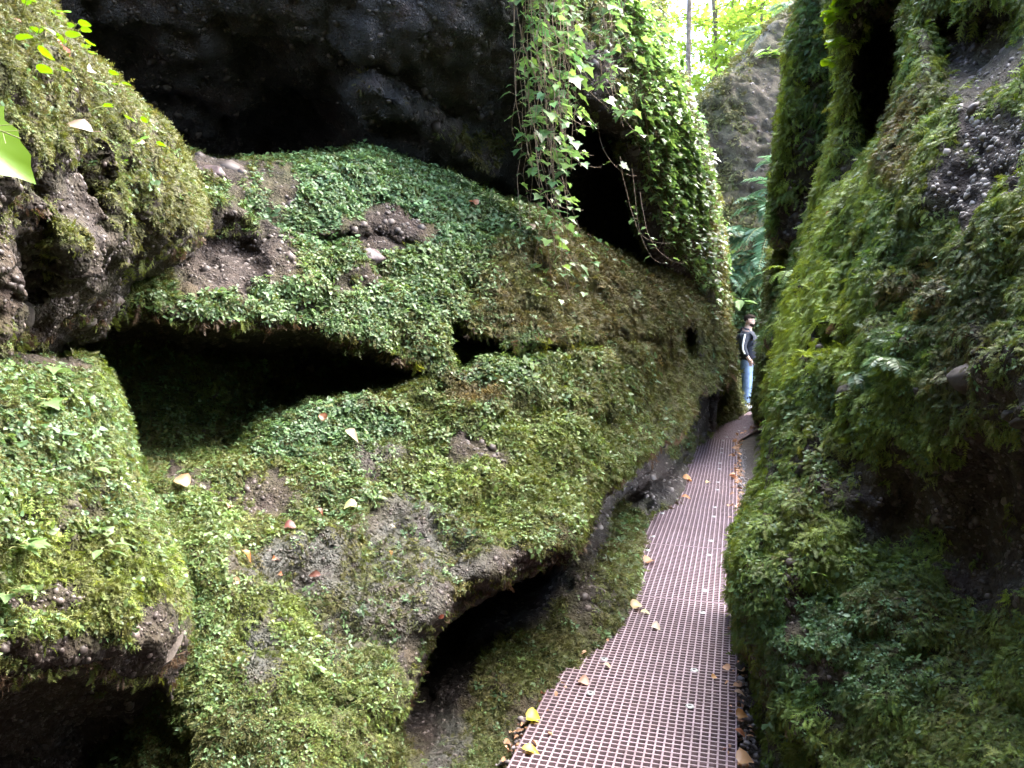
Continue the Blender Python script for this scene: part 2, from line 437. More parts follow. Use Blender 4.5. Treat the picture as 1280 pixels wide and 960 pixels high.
layer('dark_overhang', [(-400, -420), (785, -420), (785, 0), (800, 100), (830, 200), (870, 300), (895, 400), (895, 620), (-400, 620)],
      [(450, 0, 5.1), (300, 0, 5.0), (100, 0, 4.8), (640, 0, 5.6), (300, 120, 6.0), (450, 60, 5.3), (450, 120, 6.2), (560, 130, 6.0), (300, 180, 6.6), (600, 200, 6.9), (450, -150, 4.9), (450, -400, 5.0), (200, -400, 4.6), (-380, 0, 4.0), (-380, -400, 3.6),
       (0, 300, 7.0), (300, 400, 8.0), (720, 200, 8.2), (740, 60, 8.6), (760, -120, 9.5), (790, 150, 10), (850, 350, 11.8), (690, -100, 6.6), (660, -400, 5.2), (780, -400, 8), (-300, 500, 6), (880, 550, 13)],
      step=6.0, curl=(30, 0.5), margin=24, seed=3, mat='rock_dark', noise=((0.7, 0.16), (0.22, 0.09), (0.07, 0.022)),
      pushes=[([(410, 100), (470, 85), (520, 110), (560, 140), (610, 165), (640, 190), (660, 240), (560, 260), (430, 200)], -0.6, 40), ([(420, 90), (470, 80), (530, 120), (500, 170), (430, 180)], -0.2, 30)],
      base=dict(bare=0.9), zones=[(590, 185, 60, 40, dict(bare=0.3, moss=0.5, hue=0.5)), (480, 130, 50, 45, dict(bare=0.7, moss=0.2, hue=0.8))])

layer('ivy_pillar', [(625, -200), (640, -60), (690, 60), (708, 128), (738, 150), (768, 175), (788, 230), (800, 290), (822, 330), (850, 352), (880, 400), (908, 420), (905, 330), (893, 250), (872, 160), (848, 100), (830, 50), (822, 0), (815, -200)],
      [(640, -50, 5.5), (720, 60, 6.0), (720, 120, 6.1), (780, 120, 6.6), (830, 200, 7.6), (880, 300, 9.2), (900, 400, 10.2), (822, 0, 8.0), (760, 0, 6.3), (700, -400, 5.0), (800, -400, 6.5), (850, 340, 8.3), (800, 260, 7.2)],
      step=4.0, curl=(30, 0.6), margin=26, seed=4, noise=((0.6, 0.12), (0.18, 0.05), (0.05, 0.015)),
      base=dict(moss=0.6, hue=0.5, yel=0.3, leafy=0.3), zones=[(730, 100, 40, 60, dict(bare=0.8, moss=0.3))])

layer('upper_outcrop', [(-420, -420), (40, -420), (40, -40), (62, 0), (85, 35), (110, 72), (140, 95), (160, 112), (185, 140), (205, 155), (228, 190), (245, 225), (256, 255), (257, 280), (245, 300), (228, 325), (215, 330), (195, 345),
                        (165, 352), (150, 375), (130, 420), (112, 428), (90, 432), (60, 440), (-420, 470)],
      [(62, 0, 1.95), (160, 112, 2.2), (228, 190, 2.45), (255, 270, 2.55), (100, 200, 1.78), (0, 100, 1.4), (200, 280, 2.2), (100, 350, 1.85), (60, 420, 2.0), (0, 350, 1.55), (0, 430, 1.65), (-200, 100, 1.05), (-200, 350, 1.2), (150, 340, 2.15), (-350, -300, 1.1), (0, -300, 1.5), (150, 220, 2.0)],
      step=3.0, curl=(32, 0.25), margin=28, seed=5, noise=((0.3, 0.08), (0.1, 0.06), (0.035, 0.02)),
      pushes=[([(70, 215), (110, 190), (130, 240), (135, 300), (100, 290)], 0.08, 14), ([(0, 250), (60, 260), (90, 330), (60, 380), (0, 390)], 0.1, 20)],
      base=dict(moss=0.85, hue=0.4, yel=0.32, leafy=0.05, bare=0.14),
      zones=[(60, 330, 110, 90, dict(bare=0.85)), (100, 240, 28, 60, dict(bare=0.9)), (20, 250, 60, 50, dict(bare=0.6)), (160, 400, 60, 40, dict(bare=0.9)), (80, 40, 40, 40, dict(bare=0.3)), (70, 300, 24, 40, dict(bare=0.1, yel=0.6))])

layer('lower_outcrop', [(-420, 420), (0, 440), (40, 440), (75, 450), (105, 445), (122, 452), (140, 480), (152, 510), (163, 550), (172, 585), (180, 610), (205, 650), (222, 690), (233, 720), (238, 760), (240, 790), (232, 830), (222, 845),
                        (215, 870), (205, 900), (198, 960), (190, 1100), (170, 1250), (-420, 1250)],
      [(122, 455, 2.0), (165, 560, 1.85), (60, 560, 1.55), (0, 500, 1.5), (0, 650, 1.25), (100, 650, 1.45), (200, 660, 1.7), (235, 760, 1.7), (100, 795, 1.29), (0, 825, 1.18), (200, 790, 1.5), (100, 890, 1.6), (0, 920, 1.45), (180, 900, 1.75),
       (150, 960, 1.8), (0, 1100, 1.3), (150, 1200, 1.4), (-300, 650, 0.9), (-300, 950, 1.05), (50, 730, 1.3)],
      step=3.0, curl=(30, 0.25), margin=28, seed=6, noise=((0.25, 0.045), (0.09, 0.03), (0.03, 0.012)),
      pushes=[([(-420, 860), (0, 850), (60, 835), (110, 835), (150, 850), (205, 850), (215, 880), (190, 1250), (-420, 1250)], 0.42, 14)],
      base=dict(leafy=0.36, moss=0.8, feather=0.25, yel=0.28, hue=0.38),
      zones=[(80, 560, 130, 110, dict(leafy=0.5, moss=0.7, feather=0.35, yel=0.3, hue=0.3)), (110, 620, 30, 26, dict(bare=0.5)), (30, 640, 30, 20, dict(bare=0.5)), (120, 720, 110, 60, dict(leafy=0.1, moss=0.95, yel=0.7, hue=0.3)), (60, 745, 60, 22, dict(bare=0.7)), (40, 810, 120, 24, dict(bare=0.7)), (200, 800, 45, 60, dict(bare=0.8)),
             (40, 980, 260, 130, dict(bare=1)), (170, 900, 60, 90, dict(bare=1)), (-150, 980, 260, 140, dict(bare=1)), (60, 450, 60, 20, dict(bare=0.6)), (90, 660, 16, 40, dict(bare=0.5))])

layer('right_wall', [(1135, -110), (1135, 0), (1130, 80), (1120, 150), (1075, 205), (1030, 258), (1014, 308), (993, 360), (982, 405), (973, 450), (968, 480), (962, 530), (954, 590), (932, 640), (917, 690), (915, 740), (922, 780), (930, 815), (945, 860), (948, 960), (930, 1250),
                      (1700, 1250), (1700, -110)],
      [(905, 700, 3.0), (940, 520, 3.9), (945, 470, 4.1), (960, 400, 4.4), (1000, 300, 4.4), (1110, 180, 3.7), (1050, 320, 3.75), (1050, 500, 3.1), (1000, 450, 3.6), (1100, 400, 3.0), (1200, 400, 2.5), (1280, 400, 2.25), (1280, 250, 2.4), (1200, 250, 2.8),
       (1200, 170, 3.05), (1280, 100, 2.9), (1220, 50, 3.7), (1140, 60, 4.0), (1000, 525, 3.25), (1120, 530, 2.65), (1280, 520, 2.0), (1150, 640, 2.68), (1280, 640, 2.35), (1000, 620, 3.0), (950, 600, 3.35), (930, 700, 2.9), (1000, 700, 2.75), (1000, 800, 2.6), (1100, 770, 2.45),
       (1100, 860, 2.32), (1200, 800, 2.25), (1200, 900, 2.1), (1280, 740, 2.2), (1280, 850, 1.98), (1280, 960, 1.85), (940, 850, 2.75), (950, 960, 2.5), (1050, 960, 2.35), (1650, 300, 1.5), (1650, 800, 1.3), (1650, -300, 2.2), (1200, -400, 3.4), (1000, 1250, 1.7), (1500, 1200, 1.1)],
      step=3.0, curl=(30, 0.4), margin=28, seed=8, folds=0.13, noise=((0.5, 0.09), (0.14, 0.045), (0.04, 0.013)),
      pushes=[([(1020, 412), (1045, 405), (1072, 418), (1065, 440), (1035, 440)], 0.3, 9), ([(1150, 20), (1280, 0), (1280, 60), (1225, 110), (1170, 110)], 0.35, 25), ([(950, 870), (1000, 900), (1050, 980), (1040, 1250), (940, 1250)], 0.14, 10),
              ([(1130, 330), (1180, 300), (1200, 340), (1150, 380)], 0.06, 12)],
      base=dict(feather=0.95, hue=0.30, yel=0.42, leafy=0.10),
      zones=[(1010, 400, 75, 110, dict(feather=1, yel=0.95, hue=0.1, leafy=0)), (1060, 270, 60, 60, dict(yel=0.75, feather=1)), (1120, 300, 80, 90, dict(yel=0.5, feather=1, hue=0.3)), (1010, 500, 60, 40, dict(yel=0.3, leafy=0.4, feather=0.8)),  # left rim yellower: thick moss, plus edge light put into the tint
             (1130, 180, 30, 80, dict(hue=0.7, yel=0.5)), (1200, 390, 100, 130, dict(feather=0.7, hue=0.55, yel=0.05)), (1200, 170, 50, 40, dict(feather=0.9, hue=0.2)),
             (1225, 70, 70, 60, dict(bare=0.7)), (1195, 240, 30, 62, dict(bare=1)), (1228, 170, 24, 50, dict(bare=1)), (1265, 190, 22, 50, dict(bare=0.9)), (1190, 620, 150, 48, dict(bare=0.85)), (1080, 590, 60, 26, dict(bare=0.6)), (1010, 580, 60, 40, dict(feather=0.5, leafy=0.4, hue=0.4, bare=0.4)), (1250, 470, 80, 60, dict(bare=0.4, feather=0.5)),
             (925, 720, 24, 90, dict(leafy=0.7, feather=0.7, yel=0.45)), (1040, 800, 110, 90, dict(leafy=0.6, feather=0.5, yel=0.0, hue=0.2)), (1180, 800, 110, 90, dict(leafy=0.3, feather=0.55, hue=0.45)), (990, 740, 16, 50, dict(bare=0.7)), (1030, 835, 40, 22, dict(bare=0.6)), (1040, 900, 40, 22, dict(bare=0.5)), (960, 930, 16, 60, dict(bare=0.6)), (1260, 700, 90, 60, dict(bare=0.8))])

layer('near_rib', [(1040, -90), (1038, 0), (1046, 60), (1053, 110), (1046, 150), (1033, 200), (1018, 260), (1003, 310), (982, 360), (958, 430), (1100, 440), (1220, 250), (1220, -90)],
      [(1045, 0, 5.0), (1055, 110, 5.1), (1020, 250, 5.3), (985, 355, 5.5), (1080, 0, 5.0), (1080, 150, 5.5), (1110, 60, 5.6), (1130, 200, 4.9), (1060, 280, 5.3), (1060, -400, 4.8), (1200, -400, 4.4), (1200, 100, 5.0)],
      step=3.0, curl=(26, 0.4), margin=24, seed=9, folds=0.12, noise=((0.4, 0.07), (0.12, 0.04), (0.04, 0.012)),
      pushes=[([(1082, 20), (1140, 10), (1150, 180), (1075, 215), (1068, 120)], 0.5, 20)],
      base=dict(feather=0.8, hue=0.3, yel=0.15), zones=[(1060, 50, 30, 80, dict(yel=0.8, feather=1)), (1030, 210, 26, 160, dict(yel=0.9, feather=1)), (1100, 110, 40, 90, dict(bare=0.7, feather=0.3)), (1060, 250, 24, 60, dict(bare=0.8))])  # rim tint joins yellow moss with painted brightness of the lit edge

layer('far_rib', [(1012, -80), (1004, 0), (986, 60), (978, 150), (968, 230), (964, 290), (969, 308), (1010, 306), (1070, 306), (1120, 100), (1120, -80)],
      [(1000, 0, 7.3), (980, 100, 7.4), (970, 250, 7.6), (1040, 150, 7.0), (1040, 0, 6.9), (1040, 300, 7.3), (1000, -400, 6.9), (1100, 100, 6.7), (970, 300, 7.7)],
      step=3.0, curl=(14, 0.35), margin=22, seed=10, noise=((0.6, 0.10), (0.16, 0.05), (0.05, 0.016)),
      base=dict(feather=0.55, moss=0.3, hue=0.25, yel=0.1), zones=[(983, 110, 16, 170, dict(yel=0.9, feather=1)), (1010, 280, 50, 30, dict(bare=1)), (1000, 210, 24, 40, dict(bare=0.5))])  # left edge brightened in colour, part moss and part rim light

layer('far_right_wall', [(1010, 280), (966, 312), (960, 380), (953, 440), (949, 520), (1150, 540), (1150, 280)],
      [(966, 312, 10.4), (955, 420, 10.2), (1000, 400, 9.4), (1100, 400, 8.5), (1100, 300, 8.5), (950, 520, 10.2), (1050, 520, 9)],
      step=3.5, curl=(12, 0.4), margin=16, seed=11, base=dict(moss=0.9, feather=0.3, hue=0.15, yel=0.1), noise=((0.6, 0.10), (0.16, 0.05), (0.05, 0.016)))

layer('far_left_block', [(850, 430), (892, 436), (906, 448), (918, 470), (926, 495), (934, 513), (925, 524), (893, 537), (868, 548), (850, 540)],
      [(934, 513, 14.0), (893, 536, 11.9), (870, 548, 11.2), (906, 450, 12.9), (880, 450, 11.8), (905, 490, 12.6), (860, 500, 11.5)],
      step=2.5, curl=(10, 0.5), margin=10, seed=12, base=dict(moss=1, hue=0.3, yel=0.1), noise=((0.6, 0.10), (0.16, 0.05), (0.05, 0.016)))

layer('background_cliff', [(780, 175), (835, 150), (868, 130), (880, 117), (905, 92), (935, 62), (950, 45), (962, 28), (985, 8), (1005, -12), (1060, -70), (1200, -80), (1200, 580), (780, 580)],
      [(880, 120, 17.5), (935, 65, 18), (1000, -5, 18.5), (920, 200, 17), (960, 250, 16.8), (930, 330, 16.2), (930, 440, 15.6), (930, 520, 15.4), (800, 200, 18), (800, 500, 16.5), (1100, 200, 16), (1100, 500, 15), (900, 280, 16.6)],
      step=3.0, curl=(14, 1.2), margin=14, seed=13, mat='rock_grey', noise=((1.5, 0.25), (0.5, 0.14), (0.16, 0.05)),
      base=dict(moss=0.8, hue=0.5, yel=0.2, bare=0.28), zones=[(960, 120, 30, 60, dict(bare=0.85)), (930, 210, 40, 40, dict(bare=0.8)),(930, 430, 90, 90, dict(moss=1, bare=0, leafy=0.9, hue=0.1)), (900, 190, 22, 40, dict(bare=0.3, moss=0.5)), (950, 40, 50, 16, dict(moss=0.5, bare=0.5))])

# ------------------------------------------------------------------ sprig templates (unit: metre, growing along +z, tip leaning to +x)
def leaf_poly(length, width, fold=0.25, droop=0.2, n=3):
    """small ovate leaf along +x in the xy plane, folded at the midrib; verts, tris"""
    V = [(0, 0, 0)]
    for i in range(1, n):
        t = i / n
        w = width * 0.5 * math.sin(math.pi * t ** 0.75)
        z = -droop * length * t * t
        V += [(length * t, w, z + fold * w), (length * t, 0, z), (length * t, -w, z + fold * w)]
    V.append((length, 0, -droop * length))
    Fc = [(0, 2, 1), (0, 3, 2)]
    for i in range(1, n - 1):
        a = 1 + 3 * (i - 1); b = a + 3
        Fc += [(a, a + 1, b + 1), (a, b + 1, b), (a + 1, a + 2, b + 2), (a + 1, b + 2, b + 1)]
    a = 1 + 3 * (n - 2); e = len(V) - 1
    Fc += [(a, a + 1, e), (a + 1, a + 2, e)]
    return np.array(V, float), np.array(Fc)


def euler_m(rx, ry, rz):
    return np.array(Matrix.Rotation(rz, 3, 'Z') @ Matrix.Rotation(ry, 3, 'Y') @ Matrix.Rotation(rx, 3, 'X'))


def join(parts):
    V, Fs, o = [], [], 0
    for v, f in parts:
        V.append(v); Fs.append(f + o); o += len(v)
    return np.concatenate(V), np.concatenate(Fs)


def clump_leafy(rs, n=7, size=0.012, rad=0.012):
    parts = []
    for i in range(n):
        v, f = leaf_poly(size * rs.uniform(0.7, 1.25), size * rs.uniform(0.55, 0.8), 0.3, rs.uniform(0, 0.35))
        rz = rs.uniform(0, 6.28)
        m = euler_m(rs.uniform(-0.3, 0.3), rs.uniform(-0.75, 0.25), rz)
        c = np.array([math.cos(rz), math.sin(rz), 0]) * rad * rs.uniform(0, 0.8)
        parts.append((v @ m.T + c + [0, 0, rs.uniform(0.002, 0.012)], f))
    return join(parts)


def strand(rs, length, barb, nseg=4, bend=0.9, w=0.0011, pairs=6):
    """one moss shoot: a thin curved stem with paired barbs"""
    pts = []
    a = rs.uniform(-0.2, 0.2); p = np.zeros(3); ang = 0.1
    pts.append(p.copy())
    for i in range(pairs):
        ang += bend / pairs * rs.uniform(0.5, 1.5)
        d = np.array([math.sin(ang), a * 0.4, math.cos(ang)])
        p = p + d * length / pairs; pts.append(p.copy())
    pts = np.array(pts)
    V, Fs = [], []
    for i in range(pairs):
        o = len(V)
        t = (i + 0.5) / pairs
        b = barb * math.sin(math.pi * (0.15 + 0.8 * t)) * rs.uniform(0.75, 1.25)
        fwd = pts[i + 1] - pts[i]; fwd /= np.linalg.norm(fwd)
        s = np.array([0, 1, 0]); up = np.cross(fwd, s)
        for sg in (1, -1):
            o = len(V)
            tip = pts[i] + (s * sg * 0.8 + fwd * 0.75 + up * rs.uniform(-.1, .3)) * b
            V += [pts[i] - fwd * w, pts[i] + fwd * w * 3.2, tip]
            Fs.append((o, o + 1, o + 2))
        o = len(V)
        V += [pts[i] + s * w * 0.8, pts[i] - s * w * 0.8, pts[i + 1]]
        Fs.append((o, o + 1, o + 2))
    return np.array(V), np.array(Fs)


def clump_moss(rs, n=7, length=0.022, barb=0.006, rad=0.012, spread=0.6, bend=0.9, pairs=6):
    parts = []
    for i in range(n):
        v, f = strand(rs, length * rs.uniform(0.7, 1.3), barb, bend=bend * rs.uniform(0.5, 1.4), pairs=pairs)
        m = euler_m(rs.uniform(-spread, spread), rs.uniform(-spread * 0.4, spread), rs.uniform(-1.1, 1.1))
        c = np.array([rs.uniform(-1, 1), rs.uniform(-1, 1), 0]) * rad
        parts.append((v @ m.T + c, f))
    return join(parts)


def lump(rs, sub=1):
    bm = bmesh.new(); bmesh.ops.create_icosphere(bm, subdivisions=sub + 1, radius=1)
    V = np.array([v.co[:] for v in bm.verts]); Fc = np.array([[v.index for v in f.verts] for f in bm.faces]); bm.free()
    V = V * (1 + 0.5 * fbm(V + rs.uniform(0, 50), 1.1, 2)[:, None]) * np.array([1, rs.uniform(0.65, 0.9), rs.uniform(0.45, 0.7)])
    return V, Fc


# ------------------------------------------------------------------ scatter: one object that carries its own sprigs and its own points
def gn_tree(nv):
    name = 'sow_%d' % nv
    if name in bpy.data.node_groups: return bpy.data.node_groups[name]
    g = bpy.data.node_groups.new(name, 'GeometryNodeTree')
    g.interface.new_socket('Geometry', in_out='INPUT', socket_type='NodeSocketGeometry')
    g.interface.new_socket('Geometry', in_out='OUTPUT', socket_type='NodeSocketGeometry')
    N = g.nodes.new; Lk = g.links.new
    gi, go = N('NodeGroupInput'), N('NodeGroupOutput')

    def attr(nm, dt):
        a = N('GeometryNodeInputNamedAttribute'); a.data_type = dt; a.inputs['Name'].default_value = nm
        return a.outputs[0]
    vid = attr('vid', 'INT')

    def sep(k, src):
        c = N('FunctionNodeCompare'); c.data_type = 'INT'; c.operation = 'EQUAL'
        Lk(vid, c.inputs[2]); c.inputs[3].default_value = k
        s = N('GeometryNodeSeparateGeometry'); s.domain = 'POINT'
        Lk(src, s.inputs[0]); Lk(c.outputs[0], s.inputs[1])
        return s.outputs[0]
    pts = sep(-1, gi.outputs[0])
    j = N('GeometryNodeJoinGeometry')
    # joined in reverse so that index k is sprig k
    for k in reversed(range(nv)):
        t = N('GeometryNodeGeometryToInstance'); Lk(sep(k, gi.outputs[0]), t.inputs[0]); Lk(t.outputs[0], j.inputs[0])
    iop = N('GeometryNodeInstanceOnPoints')
    e2r = N('FunctionNodeEulerToRotation'); Lk(attr('rot', 'FLOAT_VECTOR'), e2r.inputs[0])
    Lk(pts, iop.inputs['Points']); Lk(j.outputs[0], iop.inputs['Instance']); iop.inputs['Pick Instance'].default_value = True
    Lk(attr('pick', 'INT'), iop.inputs['Instance Index']); Lk(e2r.outputs[0], iop.inputs['Rotation']); Lk(attr('scl', 'FLOAT'), iop.inputs['Scale'])
    Lk(iop.outputs[0], go.inputs[0])
    return g


def frame_euler(Zd, Xd):
    """euler angles of frames whose z is Zd and whose x leans to Xd"""
    z = Zd / np.linalg.norm(Zd, axis=1, keepdims=True)
    x = Xd - z * (Xd * z).sum(1, keepdims=True); x /= np.linalg.norm(x, axis=1, keepdims=True) + 1e-9
    y = np.cross(z, x)
    ry = np.arcsin(np.clip(-x[:, 2], -1, 1)); rx = np.arctan2(y[:, 2], z[:, 2]); rz = np.arctan2(x[:, 1], x[:, 0])
    return np.stack([rx, ry, rz], 1)


def sow(name, templates, P, rot, scl, tint, mat, kind='stuff', label=None, cat=None):
    nv = len(templates)
    V, Fc = join([(v, f) for v, f in templates])
    vid = np.concatenate([np.full(len(v), k) for k, (v, f) in enumerate(templates)])
    n0 = len(V); n = len(P)
    me = bpy.data.meshes.new(name)
    me.vertices.add(n0 + n); me.vertices.foreach_set('co', np.concatenate([V, P]).astype(np.float32).ravel())
    me.loops.add(Fc.size); me.loops.foreach_set('vertex_index', Fc.astype(np.int32).ravel())
    me.polygons.add(len(Fc)); me.polygons.foreach_set('loop_start', np.arange(0, Fc.size, 3, dtype=np.int32))
    me.update(calc_edges=True)

    def add(nm, typ, arr, key):
        a = me.attributes.new(nm, typ, 'POINT'); a.data.foreach_set(key, np.ascontiguousarray(arr).ravel())
    add('vid', 'INT', np.concatenate([vid, np.full(n, -1)]).astype(np.int32), 'value')
    add('pick', 'INT', np.concatenate([np.zeros(n0), RNG.integers(0, nv, n)]).astype(np.int32), 'value')
    add('rot', 'FLOAT_VECTOR', np.concatenate([np.zeros((n0, 3)), rot]).astype(np.float32), 'vector')
    add('scl', 'FLOAT', np.concatenate([np.ones(n0), scl]).astype(np.float32), 'value')
    tc = np.concatenate([np.clip(tint, 0, 1), np.ones((n, 1))], 1)
    add('tint', 'FLOAT_COLOR', np.concatenate([np.ones((n0, 4)), tc]).astype(np.float32), 'color')
    me.materials.append(mat)
    o = bpy.data.objects.new(name, me); COL.objects.link(o)
    md = o.modifiers.new('sow', 'NODES'); md.node_group = gn_tree(nv)
    tag(o, label, cat, None, kind)
    return o


def sample(L, weight, per_px, size_of=None):
    """points on a layer, about per_px of them to a square photo pixel where weight is 1"""
    w = weight[:-1, :-1] * L.fm
    # true area seen against the nominal pixel area keeps grazing faces from thinning out
    P = L.P
    a = np.cross(P[1:, 1:] - P[:-1, :-1], P[:-1, 1:] - P[1:, :-1]); area = 0.5 * np.linalg.norm(a, axis=-1)
    nom = L.sx * L.sy * (L.D[:-1, :-1] / F) ** 2
    dens = w * L.sx * L.sy * per_px * np.clip(area / nom, 0.5, 3.0)
    # outside the picture a thinner cover is enough
    X, Y = L.X[:-1, :-1], L.Y[:-1, :-1]
    outm = np.maximum.reduce([-X, X - 1280, -Y, Y - 960])
    dens *= np.where(outm > 320, 0.0, np.where(outm > 40, 0.3, 1.0))
    cnt = RNG.poisson(dens)
    ii, jj = np.nonzero(cnt); rep = cnt[ii, jj]
    ii = np.repeat(ii, rep); jj = np.repeat(jj, rep)
    u = RNG.random(len(ii))[:, None]; v = RNG.random(len(ii))[:, None]

    def bil(A):
        return (A[ii, jj] * (1 - u) + A[ii, jj + 1] * u) * (1 - v) + (A[ii + 1, jj] * (1 - u) + A[ii + 1, jj + 1] * u) * v
    return bil(P), bil(L.N), L.D[ii, jj], ii, jj


def lerp(a, b, t):
    return np.asarray(a) * (1 - t[:, None]) + np.asarray(b) * t[:, None]


rs = random.Random(5)
T_LEAFY = [clump_leafy(rs) for k in range(6)]
T_MOSS = [clump_moss(rs, pairs=4) for k in range(6)]
T_FEATHER = [clump_moss(rs, n=5, length=0.036, barb=0.008, rad=0.018, spread=0.5, bend=1.0, pairs=7) for k in range(6)]
T_PEB = [lump(rs, 0) for k in range(5)]

acc = {k: [] for k in ('leafy', 'moss', 'feather', 'pebble')}
DN = {'leafy': 0.085, 'moss': 0.095, 'feather': 0.085, 'pebble': 0.016}
DOWN = np.array([0, 0, -1.0])
for ln, L in LAYERS.items():
    Z = L.Z
    gap = fbm(L.P / np.clip(L.D / 4, 0.5, 3)[..., None], 0.13, 4, 91, 0.65)
    veg = (1 - sstep(0.3, 0.7, Z['bare'] + 1.15 * gap + 0.13)) * Z['dens']
    patch = fbm(L.P, 0.22, 3, 97)
    far = L.D.mean() > 6.5
    for typ in ('leafy', 'moss', 'feather', 'pebble'):
        if typ == 'pebble':
            w = sstep(0.3, 0.8, Z['bare']) * (1 - 0.75 * Z['wet']) * (0.4 + 1.2 * np.clip(fbm(L.P, 0.3, 2, 33) + 0.3, 0, 1))
            if ln in ('dark_overhang', 'background_cliff'): w = w * 0.5
        else:
            w = Z[typ] * veg
            pk = patch if typ == 'leafy' else -patch
            w = np.clip(w * (1 + 1.2 * pk * (1 - np.abs(2 * Z[typ] - 1))), 0, 1.2)
            if typ == 'leafy' and ln == 'background_cliff': w = w * 1.2
        if w.max() <= 0: continue
        P, N, D, ii, jj = sample(L, w, DN[typ] * (1.0 if not far else 1.2))
        if not len(P): continue
        n = len(P)
        hue = np.clip(Z['hue'][ii, jj] + 0.08 + 0.6 * fbm(P, 0.3, 3, 71) + RNG.normal(0, 0.13, n), 0, 1)
        yel = np.clip(Z['yel'][ii, jj] + 0.5 * fbm(P, 0.35, 3, 73) + RNG.normal(0, 0.15, n), 0, 1)
        val = np.exp(RNG.normal(0, 0.22, n)) * (1 + 0.5 * fbm(P, 0.16, 2, 77))
        ds = np.clip(D / 3.8, 0.5, 4.0)
        if typ == 'leafy':
            col = lerp((0.072, 0.135, 0.062), (0.115, 0.165, 0.035), yel) * val[:, None]
            col = lerp(col, (0.13, 0.10, 0.04), np.clip(hue - 0.7, 0, 1))
            g = N * 0.9 + np.array([0, 0, 0.45]) + RNG.normal(0, 0.28, (n, 3))
            x = RNG.normal(0, 1, (n, 3)) + DOWN * 0.8
            scl = ds * np.exp(RNG.normal(0, 0.3, n)) * (1.05 + 0.5 * (RNG.random(n) < 0.06))
            if ln == 'lower_outcrop': scl *= 1.05
        elif typ == 'moss':
            col = lerp((0.052, 0.078, 0.022), (0.112, 0.152, 0.030), yel)
            col = lerp(col, (0.105, 0.078, 0.032), hue * 0.85) * val[:, None]
            g = N + DOWN * 0.25 + RNG.normal(0, 0.3, (n, 3))
            x = RNG.normal(0, 0.5, (n, 3)) + DOWN
            scl = ds * np.exp(RNG.normal(0, 0.25, n)) * 1.1
        elif typ == 'feather':
            col = lerp((0.052, 0.105, 0.030), (0.215, 0.275, 0.050), yel)
            col = lerp(col, (0.10, 0.062, 0.030), np.clip(hue * 1.2 - 0.35, 0, 0.9)) * val[:, None]
            g = N * 0.8 + DOWN * 0.55 + RNG.normal(0, 0.25, (n, 3))
            x = RNG.normal(0, 0.3, (n, 3)) + DOWN
            scl = np.clip(D / 3.2, 0.45, 2.2) * np.exp(RNG.normal(0, 0.28, n)) * 0.95
        else:
            col = lerp((0.040, 0.030, 0.026), (0.10, 0.08, 0.07), RNG.random(n) ** 3) * val[:, None]
            if ln == 'right_wall':
                gx, gy = L.X[ii, jj], L.Y[ii, jj]
                crust = (np.hypot((gx - 1200) / 45, (gy - 225) / 75) < 1.2) | (np.hypot((gx - 1262) / 30, (gy - 190) / 60) < 1)
                col = np.where(crust[:, None], lerp((0.16, 0.14, 0.125), (0.34, 0.30, 0.27), RNG.random(n)), col * 1.2)
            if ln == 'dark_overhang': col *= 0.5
            g = N + RNG.normal(0, 0.4, (n, 3)); x = RNG.normal(0, 1, (n, 3))
            scl = np.clip(D / 3, 0.5, 3.5) * 0.008 * np.exp(RNG.normal(0, 0.5, n))
        acc[typ].append((P - N * (0.003 if typ != 'pebble' else scl[:, None] * 0.2), frame_euler(g, x), scl, col))

# rootlets and straggling moss that fringe every overhanging lip
for ln in ('slope', 'upper_outcrop', 'lower_outcrop', 'undercut', 'right_wall', 'near_rib', 'far_rib'):
    L = LAYERS[ln]
    step_d = L.D[3:] - L.D[:-3]
    lip = (step_d > 0.035 * L.D[:-3]) & (L.sd[:-3] > 0) & (np.abs(L.X[:-3] - 640) < 690) & (L.Y[:-3] > -40) & (L.Y[:-3] < 1000)
    prev = np.zeros_like(lip); prev[1:] = lip[:-1]
    ii, jj = np.nonzero(lip & ~prev)
    rp = RNG.poisson(1.5, len(ii)); ii = np.repeat(ii, rp); jj = np.repeat(jj, rp)
    n = len(ii)
    if not n: continue
    P = L.P[ii, jj] + RNG.normal(0, 0.35, (n, 3)) * (L.sx * L.D[ii, jj] / F)[:, None]
    N = L.N[ii, jj]
    brown = RNG.random(n) < 0.6
    col = np.where(brown[:, None], lerp((0.05, 0.032, 0.022), (0.11, 0.075, 0.045), RNG.random(n)), lerp((0.05, 0.065, 0.02), (0.12, 0.14, 0.03), RNG.random(n)))
    g = N * 0.5 + DOWN + RNG.normal(0, 0.3, (n, 3))
    acc['feather'].append((P, frame_euler(g, RNG.normal(0, 0.6, (n, 3)) + DOWN), np.clip(L.D[ii, jj] / 3.4, 0.5, 2.2) * np.exp(RNG.normal(-0.15, 0.4, n)), col * np.exp(RNG.normal(0, 0.25, n))[:, None]))
    print('fringe', ln, n)

for typ, (nm, tm, mt) in {'leafy': ('ground_cover_foliage', T_LEAFY, 'leafy'), 'moss': ('cushion_moss', T_MOSS, 'moss'), 'feather': ('feather_moss', T_FEATHER, 'feather'), 'pebble': ('pebbles', T_PEB, 'pebble')}.items():
    a = [np.concatenate([q[i] for q in acc[typ]]) for i in range(4)]
    print(nm, len(a[0]))
    sow(nm, tm, a[0], a[1], a[2], a[3], M[mt])

#@@PART2@@
# ------------------------------------------------------------------ ground and the unseen upper gorge
def cen(y):
    """x of the middle of the walkway at depth y"""
    return -0.38 + 0.29 * y if y < 10.9 else 2.781 + 0.56 * (y - 10.9)


